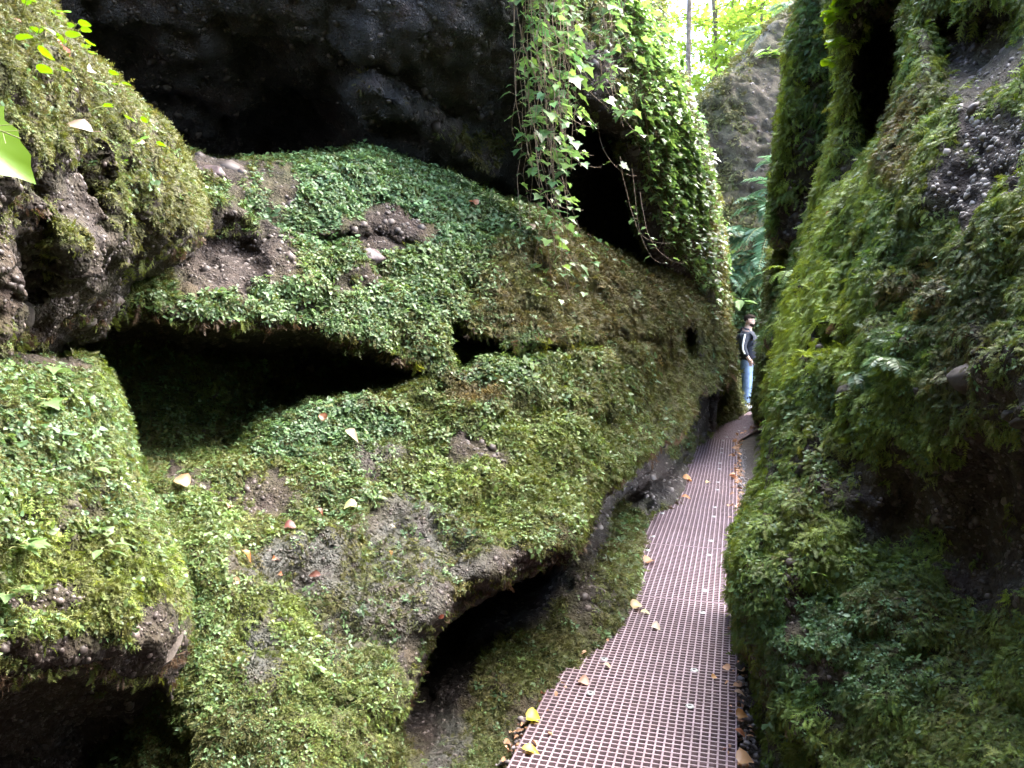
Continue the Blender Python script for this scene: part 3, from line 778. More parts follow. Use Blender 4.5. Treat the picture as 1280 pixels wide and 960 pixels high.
def ground():
    xs = np.concatenate([[-200, -60, -20, -8], np.arange(-4, 10.01, 0.06), [14, 25, 60, 200]])
    ys = np.concatenate([[-60, -20, -8], np.arange(-2, 20.01, 0.06), [30, 60, 200]])
    X, Y = np.meshgrid(xs, ys)
    P = np.stack([X, Y, np.zeros_like(X)], -1)
    Zg = -0.055 + 0.02 * fbm(P, 0.25, 4, 3) + 0.012 * fbm(P, 0.05, 2, 5)
    P[..., 2] = Zg
    ny, nx = X.shape
    idx = np.arange(nx * ny).reshape(ny, nx)
    q = np.stack([idx[:-1, :-1], idx[:-1, 1:], idx[1:, 1:], idx[1:, :-1]], -1).reshape(-1, 4)
    o = mesh_obj('ground', P.reshape(-1, 3), q, M['ground'])
    tag(o, kind='structure')
    a = o.data.color_attributes.new('zone', 'FLOAT_COLOR', 'POINT')
    a.data.foreach_set('color', np.tile(np.array([0.05, 0.3, 0.9, 1], np.float32), nx * ny))


ground()


def high_wall(name, pts, z0, z1, out, seed, mat='rock_dark'):
    """a rough rock face that rises above a line of (x, y) points; out: x distance gained by the top"""
    pts = np.asarray(pts, float)
    t = np.concatenate([[0], np.cumsum(np.linalg.norm(np.diff(pts, axis=0), axis=1))])
    s = np.arange(0, t[-1], 0.12); bx = np.interp(s, t, pts[:, 0]); by = np.interp(s, t, pts[:, 1])
    zz0 = np.interp(s, t, z0) if np.ndim(z0) else np.full_like(s, z0)
    v = np.linspace(0, 1, 50)
    X = bx[None] + out * v[:, None]; Y = np.tile(by, (50, 1)); Zv = zz0[None] * (1 - v[:, None]) + z1 * v[:, None]
    P = np.stack([X, Y, Zv], -1)
    P[..., 0] += 0.35 * fbm(P, 1.2, 4, seed) + 0.1 * fbm(P, 0.3, 3, seed + 5)
    back = P[-1:].copy(); back[..., 0] += np.sign(out) * 3.0
    P = np.concatenate([P, back], 0)
    ny, nx = P.shape[:2]
    idx = np.arange(nx * ny).reshape(ny, nx)
    q = np.stack([idx[:-1, :-1], idx[:-1, 1:], idx[1:, 1:], idx[1:, :-1]], -1).reshape(-1, 4)
    o = mesh_obj(name, P.reshape(-1, 3), q, M[mat]); tag(o, kind='structure')
    a = o.data.color_attributes.new('zone', 'FLOAT_COLOR', 'POINT')
    a.data.foreach_set('color', np.tile(np.array([0.5, 0, 0.4, 1], np.float32), nx * ny))


high_wall('cliff', [(-1.1, -5), (-1.25, 1.0), (-1.7, 4.4), (-0.7, 6.2), (0.4, 7.4)], [0, 2.0, 4.9, 5.1, 5.3], 6.2, -0.6, 21)
high_wall('cliff', [(-0.2, -5), (1.25, 0.9), (1.45, 1.35)], [0, 0.4, 1.9], 4.2, 0.8, 27)



def sky_block_wall():
    """added unseen wall behind the viewer, keeps rear sky light off the right wall"""
    xs = np.linspace(-4.5, 4.5, 80); v = np.linspace(0, 1, 60)
    X, Vv = np.meshgrid(xs, v)
    Zw = Vv * 8.5
    Yw = -1.5 + 0.8 * Vv
    P = np.stack([X, Yw, Zw], -1)
    P[..., 1] += 0.4 * fbm(P, 1.3, 4, 31) + 0.1 * fbm(P, 0.3, 3, 35)
    idx = np.arange(X.size).reshape(X.shape)
    q = np.stack([idx[:-1, :-1], idx[:-1, 1:], idx[1:, 1:], idx[1:, :-1]], -1).reshape(-1, 4)
    o = mesh_obj('cliff', P.reshape(-1, 3), q, M['rock_dark']); tag(o, kind='structure')  # added sky blocker, no such cliff known behind the camera
    a = o.data.color_attributes.new('zone', 'FLOAT_COLOR', 'POINT')
    a.data.foreach_set('color', np.tile(np.array([0.5, 0, 0.4, 1], np.float32), X.size))


sky_block_wall()

# ------------------------------------------------------------------ walkway panels
def mat_grate():
    t = NT('grating_plastic')
    n = t.noise(5.0, 5, 0.6); n2 = t.noise(60.0, 3, 0.6)
    c = t.mixc(t.ramp(n, 0.35, 0.7), (0.25, 0.18, 0.2), (0.165, 0.115, 0.127))
    c = t.mixc(t.math('MULTIPLY', t.ramp(n2, 0.5, 0.72), 0.5), c, (0.2, 0.15, 0.13))
    b = t.n('ShaderNodeBsdfPrincipled', i_Roughness=0.5); t.l(c, b.inputs['Base Color'])
    t.l(b.outputs[0], t.out.inputs[0])
    return t.m


M['plastic'] = mat_grate()
M['washer'] = mat_plain('zinc_washer', (0.42, 0.43, 0.42), 0.35, 0.5, 40, 0.2, 0, 0.6)
M['bolt'] = mat_plain('bolt_steel', (0.25, 0.25, 0.25), 0.4, 0.5, 0, 0, 0, 0.8)
M['silt'] = mat_plain('silted_plastic', (0.06, 0.037, 0.04), 0.8, 0.3, 22, 0.4)
M['tray'] = mat_plain('silted_tray', (0.06, 0.040, 0.040), 0.8, 0.3, 22, 0.5, 0.5)


def grate_mesh(wid, length, nx, ny, bar=0.0075, depth=0.028):
    def lat(n, L):
        p = (L - bar) / n
        return np.array([v for k in range(n + 1) for v in (k * p, k * p + bar)]) - L / 2
    xs, ys = lat(nx, wid), lat(ny, length)
    X, Y = np.meshgrid(xs, ys)
    n = X.size
    V = np.concatenate([np.stack([X.ravel(), Y.ravel(), np.zeros(n)], 1), np.stack([X.ravel(), Y.ravel(), np.full(n, -depth)], 1)])
    w_ = len(xs); idx = np.arange(n).reshape(len(ys), w_)
    Fc, dirty = [], []
    for j in range(len(ys) - 1):
        for i in range(w_ - 1):
            a, b, c, d_ = idx[j, i], idx[j, i + 1], idx[j + 1, i + 1], idx[j + 1, i]
            if i % 2 and j % 2:      # an open cell: four walls
                for p, q in ((a, b), (b, c), (c, d_), (d_, a)):
                    dirty.append(len(Fc)); Fc.append((p, q, q + n, p + n))
            else:
                Fc.append((a, b, c, d_))
    for k in range(w_ - 1):
        Fc.append((idx[0, k], idx[0, k] + n, idx[0, k + 1] + n, idx[0, k + 1]))
        Fc.append((idx[-1, k], idx[-1, k + 1], idx[-1, k + 1] + n, idx[-1, k] + n))
    for k in range(len(ys) - 1):
        Fc.append((idx[k, 0], idx[k + 1, 0], idx[k + 1, 0] + n, idx[k, 0] + n))
        Fc.append((idx[k, -1], idx[k, -1] + n, idx[k + 1, -1] + n, idx[k + 1, -1]))
    return V, np.array(Fc), dirty


def lathe(prof, n=20):
    V, Fc = [], []
    for r, z in prof:
        V += [(r * math.cos(2 * math.pi * k / n), r * math.sin(2 * math.pi * k / n), z) for k in range(n)]
    for i in range(len(prof) - 1):
        for k in range(n):
            Fc.append((i * n + k, i * n + (k + 1) % n, (i + 1) * n + (k + 1) % n, (i + 1) * n + k))
    return V, Fc


PW, PL = 0.80, 1.110
slope_a = math.atan(0.29)
root = empty('walkway_panel', (0, 0, 0))
gv, gf, gd = grate_mesh(PW, PL, 24, 36)
g = mesh_obj('grating', gv, gf, M['plastic'], root, smooth=False)
g.data.materials.append(M['silt'])
mi = np.zeros(len(gf), np.int32); mi[gd] = 1; g.data.polygons.foreach_set('material_index', mi)
tv = [(x, y, -0.034) for x in (-PW / 2, PW / 2) for y in (-PL / 2, PL / 2)]
tr = mesh_obj('tray', tv, [(0, 2, 3, 1)], M['tray'], root, smooth=False)
wv, wf = lathe([(0.0045, 0.004), (0.012, 0.0045), (0.017, 0.0035), (0.0185, 0.0005)])
bv, bf = lathe([(0.0, 0.0085), (0.0065, 0.0085), (0.0075, 0.007), (0.0075, 0.003)], 6)
proto_parts = [(g, None), (tr, None)]
for sx in (-1, 1):
    for sy in (-1, 1):
        wo = mesh_obj('washer', wv, wf, M['washer'], root); wo.location = (sx * 0.21, sy * (PL / 2 - 0.18), 0.0005)
        bo = mesh_obj('bolt', bv, bf, M['bolt'], wo, smooth=False)


def copy_tree(o, parent=None):
    c = o.copy(); COL.objects.link(c); c.parent = parent
    for ch in list(o.children):
        copy_tree(ch, c)
    return c


ORD = ['second', 'third', 'fourth', 'fifth', 'sixth', 'seventh', 'eighth', 'ninth']
joints = [3.36 + 1.07 * k for k in range(-3, 8)]
panels = []
for k, y0 in enumerate(joints[:-1]):
    ym = y0 + 0.535
    p = root if k == 0 else copy_tree(root)
    p.location = (cen(ym), ym, 0.002 * ((k * 7) % 3)); p.rotation_euler = (0, 0, -slope_a + R(random.uniform(-.3, .3)))
    panels.append(p)
# the bend beyond: panels turned to the right
a2 = math.atan(0.56); dirv = Vector((math.sin(a2), math.cos(a2), 0)); st = Vector((cen(10.9), 10.85, 0))
for k in range(5):
    p = copy_tree(root); c = st + dirv * (0.55 + 1.12 * k)
    p.location = (c.x, c.y, 0.004 + 0.004 * k); p.rotation_euler = (0, 0, -a2)
    panels.append(p)
for k, p in enumerate(panels):
    tag(p, 'pale pink plastic grating panel of the narrow walkway with round steel bolt washers', 'walkway panel', 'grating panels laid along the gorge walkway')
vis = [2, 3, 4, 5]
panels[1]['label'] = 'pinkish grating panel of the walkway nearest the camera, cut by the bottom edge'
panels[2]['label'] = 'pinkish grating panel just beyond the nearest one, with a broken slot in its middle'
panels[1].pop('group', None); panels[2].pop('group', None)


# ------------------------------------------------------------------ tubes and leaves as merged arrays
def tube(pts, rad, n=5):
    pts = np.asarray(pts, float); m = len(pts)
    rad = np.broadcast_to(rad, (m,))
    tn = np.gradient(pts, axis=0); tn /= np.linalg.norm(tn, axis=1, keepdims=True) + 1e-12
    ref = np.array([0.31, 0.9, 0.25]); s = np.cross(tn, ref); s /= np.linalg.norm(s, axis=1, keepdims=True) + 1e-9
    b = np.cross(tn, s)
    a = np.arange(n) * 2 * math.pi / n
    V = pts[:, None] + (s[:, None] * np.cos(a)[None, :, None] + b[:, None] * np.sin(a)[None, :, None]) * rad[:, None, None]
    idx = np.arange(m * n).reshape(m, n)
    q = np.stack([idx[:-1], idx[1:], np.roll(idx[1:], -1, 1), np.roll(idx[:-1], -1, 1)], -1).reshape(-1, 4)
    return V.reshape(-1, 3), q


def tubes(name, lines, mat, parent=None):
    V, Q, o = [], [], 0
    for pts, r in lines:
        v, q = tube(pts, r); V.append(v); Q.append(q + o); o += len(v)
    return mesh_obj(name, np.concatenate(V), np.concatenate(Q), mat, parent)


def stamp(name, tmpl, P, Zd, Xd, scl, tint, mat, parent=None):
    """many copies of one leaf shape in a single foliage mesh, each with its own tint"""
    tv_, tf = tmpl
    z = Zd / (np.linalg.norm(Zd, axis=1, keepdims=True) + 1e-9)
    x = Xd - z * (Xd * z).sum(1, keepdims=True); x /= np.linalg.norm(x, axis=1, keepdims=True) + 1e-9
    y = np.cross(z, x)
    V = P[:, None] + scl[:, None, None] * (tv_[None, :, 0:1] * x[:, None] + tv_[None, :, 1:2] * y[:, None] + tv_[None, :, 2:3] * z[:, None])
    n, m = len(P), len(tv_)
    Fa = (tf[None] + (np.arange(n) * m)[:, None, None]).reshape(-1, tf.shape[1])
    o = mesh_obj(name, V.reshape(-1, 3), Fa, mat, parent)
    a = o.data.color_attributes.new('tint', 'FLOAT_COLOR', 'POINT')
    c = np.concatenate([np.clip(tint, 0, 1), np.ones((n, 1))], 1)
    a.data.foreach_set('color', np.repeat(c, m, 0).astype(np.float32).ravel())
    return o


def fan(outline, cz=0.08, lift=None):
    """a flat lobed leaf as a fan round its middle; outline along +x, unit length"""
    o = np.array(outline, float)
    z = (lift(o) if lift else -0.25 * (o[:, 0] ** 2) + 0.18 * np.abs(o[:, 1]))[:, None]
    V = np.concatenate([[[0.38, 0, cz * -0.4]], np.concatenate([o, z], 1)])
    n = len(o)
    return V, np.array([(0, i + 1, (i + 1) % n + 1) for i in range(n)])


def mirror(half):
    return half + [(x, -y) for x, y in half[::-1] if abs(y) > 1e-6]


IVY = fan(mirror([(0.0, 0.0), (-0.14, 0.22), (-0.02, 0.46), (0.2, 0.36), (0.42, 0.56), (0.5, 0.3), (1.0, 0.0)]))
ROUND = fan(mirror([(0.0, 0.0), (-0.06, 0.25), (0.1, 0.5), (0.4, 0.6), (0.75, 0.48), (0.95, 0.2), (1.0, 0.0)]), lift=lambda o: 0.2 * np.abs(o[:, 1]) - 0.1 * o[:, 0] ** 2)
OVATE = fan(mirror([(0.0, 0.0), (0.15, 0.17), (0.4, 0.27), (0.65, 0.2), (0.85, 0.08), (1.0, 0.0)]))
TREE_LEAF = (np.array([(0, 0, 0), (0.45, 0.27, 0.04), (0.5, 0, -0.03), (0.45, -0.27, 0.04), (1, 0, -0.12)], float), np.array([(0, 2, 1), (0, 3, 2), (1, 2, 4), (2, 3, 4)]))

# ------------------------------------------------------------------ ivy
NR = np.random.default_rng(23)


def ivy_vine(pts, label, group, leaf=0.055, step=0.05, outward=None, stem_r=0.0028, bare_top=0.0, pale=0.5):
    pts = np.asarray(pts, float)
    t = np.concatenate([[0], np.cumsum(np.linalg.norm(np.diff(pts, axis=0), axis=1))])
    L = t[-1]
    fine = np.arange(0, L, 0.04)
    P = np.stack([np.interp(fine, t, pts[:, k]) for k in range(3)], 1)
    sd = NR.uniform(0, 100)
    wob = np.stack([fbm(P + sd, 0.5, 2, 5), fbm(P + sd + 9, 0.5, 2, 7), np.zeros(len(P))], 1) * 0.10
    P = P + wob * np.clip(fine / 0.6, 0, 1)[:, None]
    rt = empty('ivy_vine', P[0]); tag(rt, label, 'ivy vine', group)
    Pl = P - P[0]
    s = np.arange(L * bare_top + 0.04, L - 0.01, step) + 0
    s = s + NR.uniform(-0.4, 0.4, len(s)) * step
    B = np.stack([np.interp(s, fine, Pl[:, k]) for k in range(3)], 1)
    ang = NR.uniform(-1.9, 1.9, len(s))
    o = np.array([0.35, -0.9, 0.0]) if outward is None else outward
    o = o / np.linalg.norm(o); side = np.cross(o, [0, 0, 1.0])
    od = o * np.cos(ang)[:, None] + side * np.sin(ang)[:, None]
    pet = NR.uniform(0.4, 1.2, len(s))[:, None] * leaf * 0.8
    E = B + od * pet + np.array([0, 0, 0.25]) * pet
    lines = [(Pl, np.linspace(stem_r, stem_r * 0.45, len(Pl)))]
    for i in range(len(s)):
        lines.append(([B[i], B[i] * 0.45 + E[i] * 0.55 + [0, 0, 0.004], E[i]], 0.0011))
    tubes('stem', lines, M['vine'], rt)
    n = len(s)
    Zd = np.array([0, 0, 1.0]) + od * NR.uniform(0.1, 0.7, n)[:, None] + NR.normal(0, 0.22, (n, 3))
    Xd = od + DOWN * 0.35 + NR.normal(0, 0.3, (n, 3))
    sc = leaf * np.clip(np.exp(NR.normal(-0.05, 0.4, n)), 0.4, 1.8)
    y = np.clip(NR.normal(pale, 0.3, n), 0, 1)
    tint = lerp((0.06, 0.13, 0.05), (0.16, 0.26, 0.075), y ** 1.3) * np.exp(NR.normal(0, 0.2, n))[:, None]
    stamp('foliage', IVY, E, Zd, Xd, sc, tint, M['ivy'], rt)
    return rt


def hang(px, py0, py1, d, drift=0.0, hook=0.0):
    a = at(px, py0, d); b = at(px, py1, d)
    z = np.linspace(a[2], b[2], 12)
    t = np.linspace(0, 1, 12)
    x = a[0] + drift * t ** 1.5 + hook * np.clip(t - 0.75, 0, 1) ** 1.2 * 4
    return np.stack([x, np.full(12, a[1]) - 0.0 * t, z + abs(hook) * 0.8 * np.clip(t - 0.75, 0, 1) * 2], 1)


gA, gB, gC = 'ivy strands hanging before the dark hollow', 'ivy strands over the rock pillar', 'ivy strands of the dense right hand cascade'
lA = 'slender ivy strand with long bare stems hanging freely before the dark hollow'
lB = 'ivy strand with broad leaves and an upturned tip over the dark rock pillar'
lC = 'leafy ivy strand of the thick pale cascade down the pillar edge beside the gap'
for k in range(20):
    px = 640 + 66 * NR.random() ** 0.9; d = NR.uniform(5.0, 5.3)
    e = NR.choice([NR.uniform(150, 290), NR.uniform(250, 340), NR.uniform(300, 400)], p=[0.4, 0.4, 0.2])
    ivy_vine(hang(px, -90, e, d, NR.uniform(-0.02, 0.22)), lA, gA, NR.uniform(0.05, 0.066), NR.uniform(0.08, 0.15), bare_top=0.05, pale=0.45)
for k in range(28):
    px = NR.uniform(655, 795); d = NR.uniform(5.3, 5.8)
    e = NR.uniform(70, 330 - (px - 650) * 1.9) if px < 740 else NR.uniform(60, 200)
    ivy_vine(hang(px - 14, -90, e, d, NR.uniform(0, 0.2), NR.choice([0, 0.15, 0.28])), lB, gB, NR.uniform(0.052, 0.07), NR.uniform(0.05, 0.08), pale=0.55)


def sil(y):
    return np.interp(y, [-420, 0, 50, 100, 160, 250, 330, 400], [790, 804, 812, 828, 850, 872, 888, 892])


for k in range(82):
    f = NR.random() ** 0.7
    y0 = -80 + 60 * NR.random() if NR.random() < 0.6 else NR.uniform(0, 200)
    y1 = min(y0 + NR.uniform(110, 330), 300 + 110 * f)
    ys = np.linspace(y0, y1, 9)
    left = np.interp(ys, [-100, 0, 100, 200, 300, 400], [745, 755, 780, 800, 815, 850])
    xs = left + (sil(ys) + 6 - left) * f + 6 * NR.normal()
    pts = []
    for x, y in zip(xs, ys):
        p, n = surf('ivy_pillar', x, y)
        pts.append(p + n * 0.03 + np.array([0.0, -0.09, 0.05]) * NR.uniform(0.6, 1.6))
    dm = pts[4][1]
    ivy_vine(pts, lC, gC, 0.05 * (dm / 7.5) ** 0.5, 0.04, outward=np.array([0.5, -0.8, 0]), pale=0.8)
for (x0, y0, w_, h_) in ((655, 5, 70, 60), (668, 20, 62, 40), (700, 0, 80, 50), (650, 90, 95, 55), (680, 110, 70, 50), (672, 150, 70, 45), (690, 150, 62, 60), (655, 215, 75, 48), (668, 225, 55, 55), (740, 180, 60, 40), (775, 255, 60, 50), (800, 300, 60, 30), (790, 270, 45, 60), (660, 175, 60, 35)):
    t = np.linspace(0, 1, 10); d = NR.uniform(5.0, 5.5) if x0 < 735 else NR.uniform(6.2, 6.9)
    pts = at(x0 + w_ * (0.25 * t + 0.75 * t ** 2), y0 - 60 * (1 - t) ** 2 + h_ * np.sin(t * 1.75), d - 0.12 * t)
    ivy_vine(pts, 'bare woody ivy runner arching sideways from the hanging curtain with few leaves near its tip', 'ivy runners arching out of the curtain', 0.05, 0.11, bare_top=0.35, stem_r=0.0034, pale=0.7)
for (x0, y0, x1, y1) in ((668, 262, 700, 352), (690, 280, 745, 340), (730, 298, 790, 345), (700, 310, 722, 372)):
    pts = []
    for t in np.linspace(0, 1, 6):
        p, n = surf('slope', x0 + (x1 - x0) * t, y0 + (y1 - y0) * t); pts.append(p + n * 0.05)
    ivy_vine(pts, 'short ivy runner creeping over the brown moss below the hanging strands', 'ivy runners on the brown moss', 0.05, 0.07, pale=0.4)


# ------------------------------------------------------------------ ferns and small plants
def fern(base, n, length, az, spread, label, group, tintc=(0.075, 0.15, 0.075), pitch=0.5, pairs=15):
    rt = empty('fern', base); tag(rt, label, 'fern', group)
    for k in range(n):
        a = az + spread * (k / (max(n - 1, 1)) - 0.5) + NR.normal(0, 0.12)
        l = length * NR.uniform(0.75, 1.1); el = pitch + NR.normal(0, 0.2)
        t = np.linspace(0, 1, pairs + 3)
        curve = el - 1.35 * t
        st = l / (pairs + 3)
        hx = np.cumsum(np.cos(curve)) * st; hz = np.cumsum(np.sin(curve)) * st
        h = np.array([math.cos(a), math.sin(a), 0]); s = np.array([-math.sin(a), math.cos(a), 0])
        pts = h * hx[:, None] + np.array([0, 0, 1.0]) * hz[:, None]
        tg = np.gradient(pts, axis=0); tg /= np.linalg.norm(tg, axis=1, keepdims=True)
        up = np.cross(s, tg) * -1
        P, Zd, Xd, sc = [], [], [], []
        for i in range(2, pairs + 3):
            prof = math.sin(math.pi * (0.12 + 0.86 * (i / (pairs + 3))) ** 0.8) * 0.26 * l + 0.01
            for sg in (1, -1):
                P.append(pts[i]); Zd.append(up[i] + NR.normal(0, 0.1, 3)); Xd.append(s * sg * 0.9 + tg[i] * 0.45 + DOWN * 0.2); sc.append(prof)
        n_ = len(P)
        PIN = (TREE_LEAF[0] * np.array([1, 0.62, 1]), TREE_LEAF[1])
        fr = stamp('frond', PIN, np.array(P), np.array(Zd), np.array(Xd), np.array(sc), np.tile(np.array(tintc) * NR.uniform(0.8, 1.25), (n_, 1)), M['fern'], rt)
        tubes('stalk', [(pts, 0.004 * l)], M['sprout_stem'], fr)
    return rt


FG = 'ferns at the foot of the grey cliff'
FL = 'pale green arching fern among brown leaves at the foot of the grey cliff'
for (px, py, d, l, az) in ((968, 205, 15.6, 0.55, 3.4), (972, 240, 15.3, 0.8, 3.3), (966, 262, 15.2, 0.9, 3.5), (970, 290, 15.0, 1.1, 3.4), (940, 300, 15.3, 0.9, 3.6), (915, 298, 15.4, 0.8, 3.9), (960, 322, 14.9, 0.95, 3.5), (968, 345, 14.8, 0.8, 3.6), (930, 335, 15.0, 0.7, 4.2), (905, 345, 14.9, 0.6, 5.0)):
    fern(at(px, py, d), 5, l, az, 1.7, FL, FG)
fern(at(990, 340, 4.7), 3, 0.16, 3.3, 1.2, 'small bright yellow green fern tuft on the lit edge of the right wall', None, (0.22, 0.32, 0.05), 0.4, 9)
fern(at(950, 42, 16.8), 4, 0.6, 3.0, 2.0, 'pale fern leaning over the ridge of the grey cliff', 'ferns on the cliff ridge', (0.09, 0.15, 0.07))
fern(at(985, 8, 16.8), 4, 0.6, 3.2, 2.0, 'pale fern leaning over the ridge of the grey cliff', 'ferns on the cliff ridge', (0.09, 0.15, 0.07))
for (px, py, ln, l, az, lab) in ((1130, 455, 'right_wall', 0.13, 3.9, 'small green fern under the moss bulge of the right wall'), (1085, 470, 'right_wall', 0.12, 4.2, 'small green fern beside the dark pocket of the right wall')):
    p, n = surf(ln, px, py); fern(p + n * 0.01, 4, l, az, 1.8, lab, None, (0.06, 0.12, 0.03), 0.2, 10)


def sprig(name, cat, base, label, group, n, height, leaf, tmpl=ROUND, lean=(0, 0, 1), col=(0.2, 0.34, 0.04), mat='fern', fan_r=0.6, stem_r=0.0012):
    """a small plant: a stem with n stalked leaves"""
    rt = empty(name, base); tag(rt, label, cat, group)
    ln = np.array(lean, float); ln /= np.linalg.norm(ln)
    top = ln * height
    lines = [(np.array([[0, 0, 0], top * 0.5 + NR.normal(0, 0.06, 3) * height, top]), stem_r)]
    P, Zd, Xd = [], [], []
    for k in range(n):
        a = k * 2.4 + NR.uniform(-0.4, 0.4)
        o = np.array([math.cos(a), math.sin(a), 0]) * fan_r
        t = 1.0 if n <= 2 else (0.35 + 0.65 * (k + 1) / n)
        p0 = top * t; p1 = p0 + o * leaf * 0.5
        lines.append(([p0, (p0 + p1) / 2 + [0, 0, leaf * .05], p1], stem_r * 0.7))
        P.append(p1); Zd.append(np.array([0, 0, 1]) + NR.normal(0, 0.25, 3)); Xd.append(o + NR.normal(0, 0.1, 3))
    tubes('stem', lines, M['sprout_stem'], rt)
    for k in range(n) if n <= 2 else ():
        stamp('leaf', tmpl, P[k:k + 1] if isinstance(P, np.ndarray) else np.array(P[k:k + 1]), np.array(Zd[k:k + 1]), np.array(Xd[k:k + 1]), np.array([leaf * NR.uniform(.8, 1.2)]), np.array([col]) * NR.uniform(.85, 1.2), M[mat], rt)
    if n > 2:
        stamp('foliage', tmpl, np.array(P), np.array(Zd), np.array(Xd), leaf * NR.uniform(.7, 1.2, n), np.array(col) * NR.uniform(.75, 1.25, (n, 1)), M[mat], rt)
    return rt


SL, SG = 'tiny bright green round leaved seedling on the mossy outcrop at upper left', 'seedlings on the upper left outcrop'
for (px, py, n) in ((28, 8, 2), (62, 18, 2), (88, 30, 2), (98, 38, 1), (42, 36, 2), (18, 55, 1), (33, 66, 1), (66, 97, 2), (27, 92, 1), (48, 90, 2), (106, 70, 1), (108, 48, 2), (142, 108, 2), (133, 130, 2), (110, 128, 1), (146, 152, 1), (176, 150, 1), (166, 172, 2), (160, 196, 1), (120, 100, 1), (75, 50, 2), (135, 92, 1), (200, 172, 1)):
    p, nn = surf('upper_outcrop', px, py + 12)
    sprig('seedling', 'seedling', p, SL, SG, n, NR.uniform(0.02, 0.04), NR.uniform(0.018, 0.03), lean=nn * 0.7 + [0, 0, 1] + NR.normal(0, .3, 3), col=(0.11, 0.25, 0.03))
for (px, py, lab, n) in ((12, 690, 'broad leaved rosette with pale shiny leaves at the left edge above the mossy ledge', 7), (10, 745, 'pale star shaped rosette at the left edge, the lower of the two', 6), (60, 470, 'leafy green weed at the top of the leafy left mound', 7), (105, 590, 'single broad pale leaf plant on the leafy left mound beside the cave', 4),
                         (40, 520, 'shiny leaved weed high on the leafy left mound', 8), (130, 690, 'pale narrow leaved sprig on the left mossy ledge', 4)):
    p, nn = surf('lower_outcrop', px, py)
    sprig('leafy_weed', 'weed', p, lab, None, n, 0.03, 0.036, OVATE if n < 6 else IVY, nn + [0, 0, .6], (0.10, 0.17, 0.06), fan_r=0.9)
for (px, py, ln, lab) in ((598, 222, 'slope', 'little upright leafy sapling on the crest before the dark hollow'), (610, 158, 'dark_overhang', 'tiny two leaved sprout on the dim ledge under the overhang')):
    p, nn = surf(ln, px, py)
    sprig('sapling', 'sapling', p, lab, None, 9 if ln == 'slope' else 4, 0.16, 0.075, OVATE, (0.1, -0.2, 1), (0.10, 0.2, 0.05), stem_r=0.003)
for (px, py, h, n) in ((1062, 30, 0.16, 16), (1058, 62, 0.13, 14), (1070, 5, 0.15, 14), (1052, 78, 0.08, 8)):
    p, nn = surf('near_rib', px, py)
    sprig('leafy_plant', 'plant', p, 'bright yellow green leafy sprig growing from the top of the mossy rib at right', 'leafy sprigs on the mossy rib', n, h, 0.06, ROUND, (-0.9, -0.5, 0.25), (0.22, 0.36, 0.03), fan_r=0.9, stem_r=0.002)
for (px, py, ln, lab) in ((1020, 715, 'right_wall', 'pale two leaved sprout in the dark moss of the right wall'), (1072, 232, 'near_rib', 'small pale leaf sprout before the shaded rib at right'), (918, 388, 'background_cliff', 'bright leafy bush beside the hiker above his head'), (900, 100, 'background_cliff', 'small pale herb on the upper face of the grey cliff'), (960, 75, 'background_cliff', 'white green herb high on the grey cliff beside the rib')):
    p, nn = surf(ln, px, py)
    big = ln == 'background_cliff'
    sprig('sapling', 'sapling', p + nn * 0.03, lab, None, 10 if big else 2, 0.3 if big else 0.03, 0.28 if big else 0.03, OVATE, nn + [0, 0, .5], (0.14, 0.24, 0.06), stem_r=0.006 if big else .001)

# the big backlit leaf that leans in at the left edge
mp = mirror([(0.0, 0.0), (-0.12, 0.12), (0.05, 0.2), (0.1, 0.34), (0.3, 0.27), (0.42, 0.36), (0.5, 0.26), (0.62, 0.27), (0.7, 0.2), (0.82, 0.17), (0.88, 0.09), (1.0, 0.0)])
MAPLE = fan(mp)
rt = empty('maple_leaf', at(-90, 128, 0.8)); tag(rt, 'large bright yellow green lobed leaf leaning in at the left edge', 'leaf')
tip = at(31, 176, 0.78) - at(-90, 128, 0.8)
stamp('blade', MAPLE, np.zeros((1, 3)), np.array([[0.35, -0.75, 0.55]]), tip[None], np.array([np.linalg.norm(tip)]), np.array([[0.12, 0.23, 0.015]]), M['fern'], rt)
mid = np.linspace(0, 1, 8)[:, None] * tip * 0.97 - np.array([0, 0.0012, -0.0005])
sd_ = np.cross(tip, [0.35, -0.75, 0.55]); sd_ = sd_ / np.linalg.norm(sd_) * np.linalg.norm(tip)
tubes('vein', [(mid, 0.0007)] + [(np.array([tip * t, tip * (t + 0.13) + sd_ * q * (0.2 - 0.12 * t)]) - np.array([0, 0.001, -0.0004]), 0.0004) for t in (0.35, 0.5, 0.65, 0.78) for q in (1, -1)], M['sprout_stem'], rt)
tubes('stalk', [(np.array([[0, 0, 0], [-0.04, 0.0, 0.02], [-0.1, 0.05, 0.0], surf('upper_outcrop', -190, 120)[0] - at(-90, 128, 0.8)]), 0.0014)], M['sprout_stem'], rt)

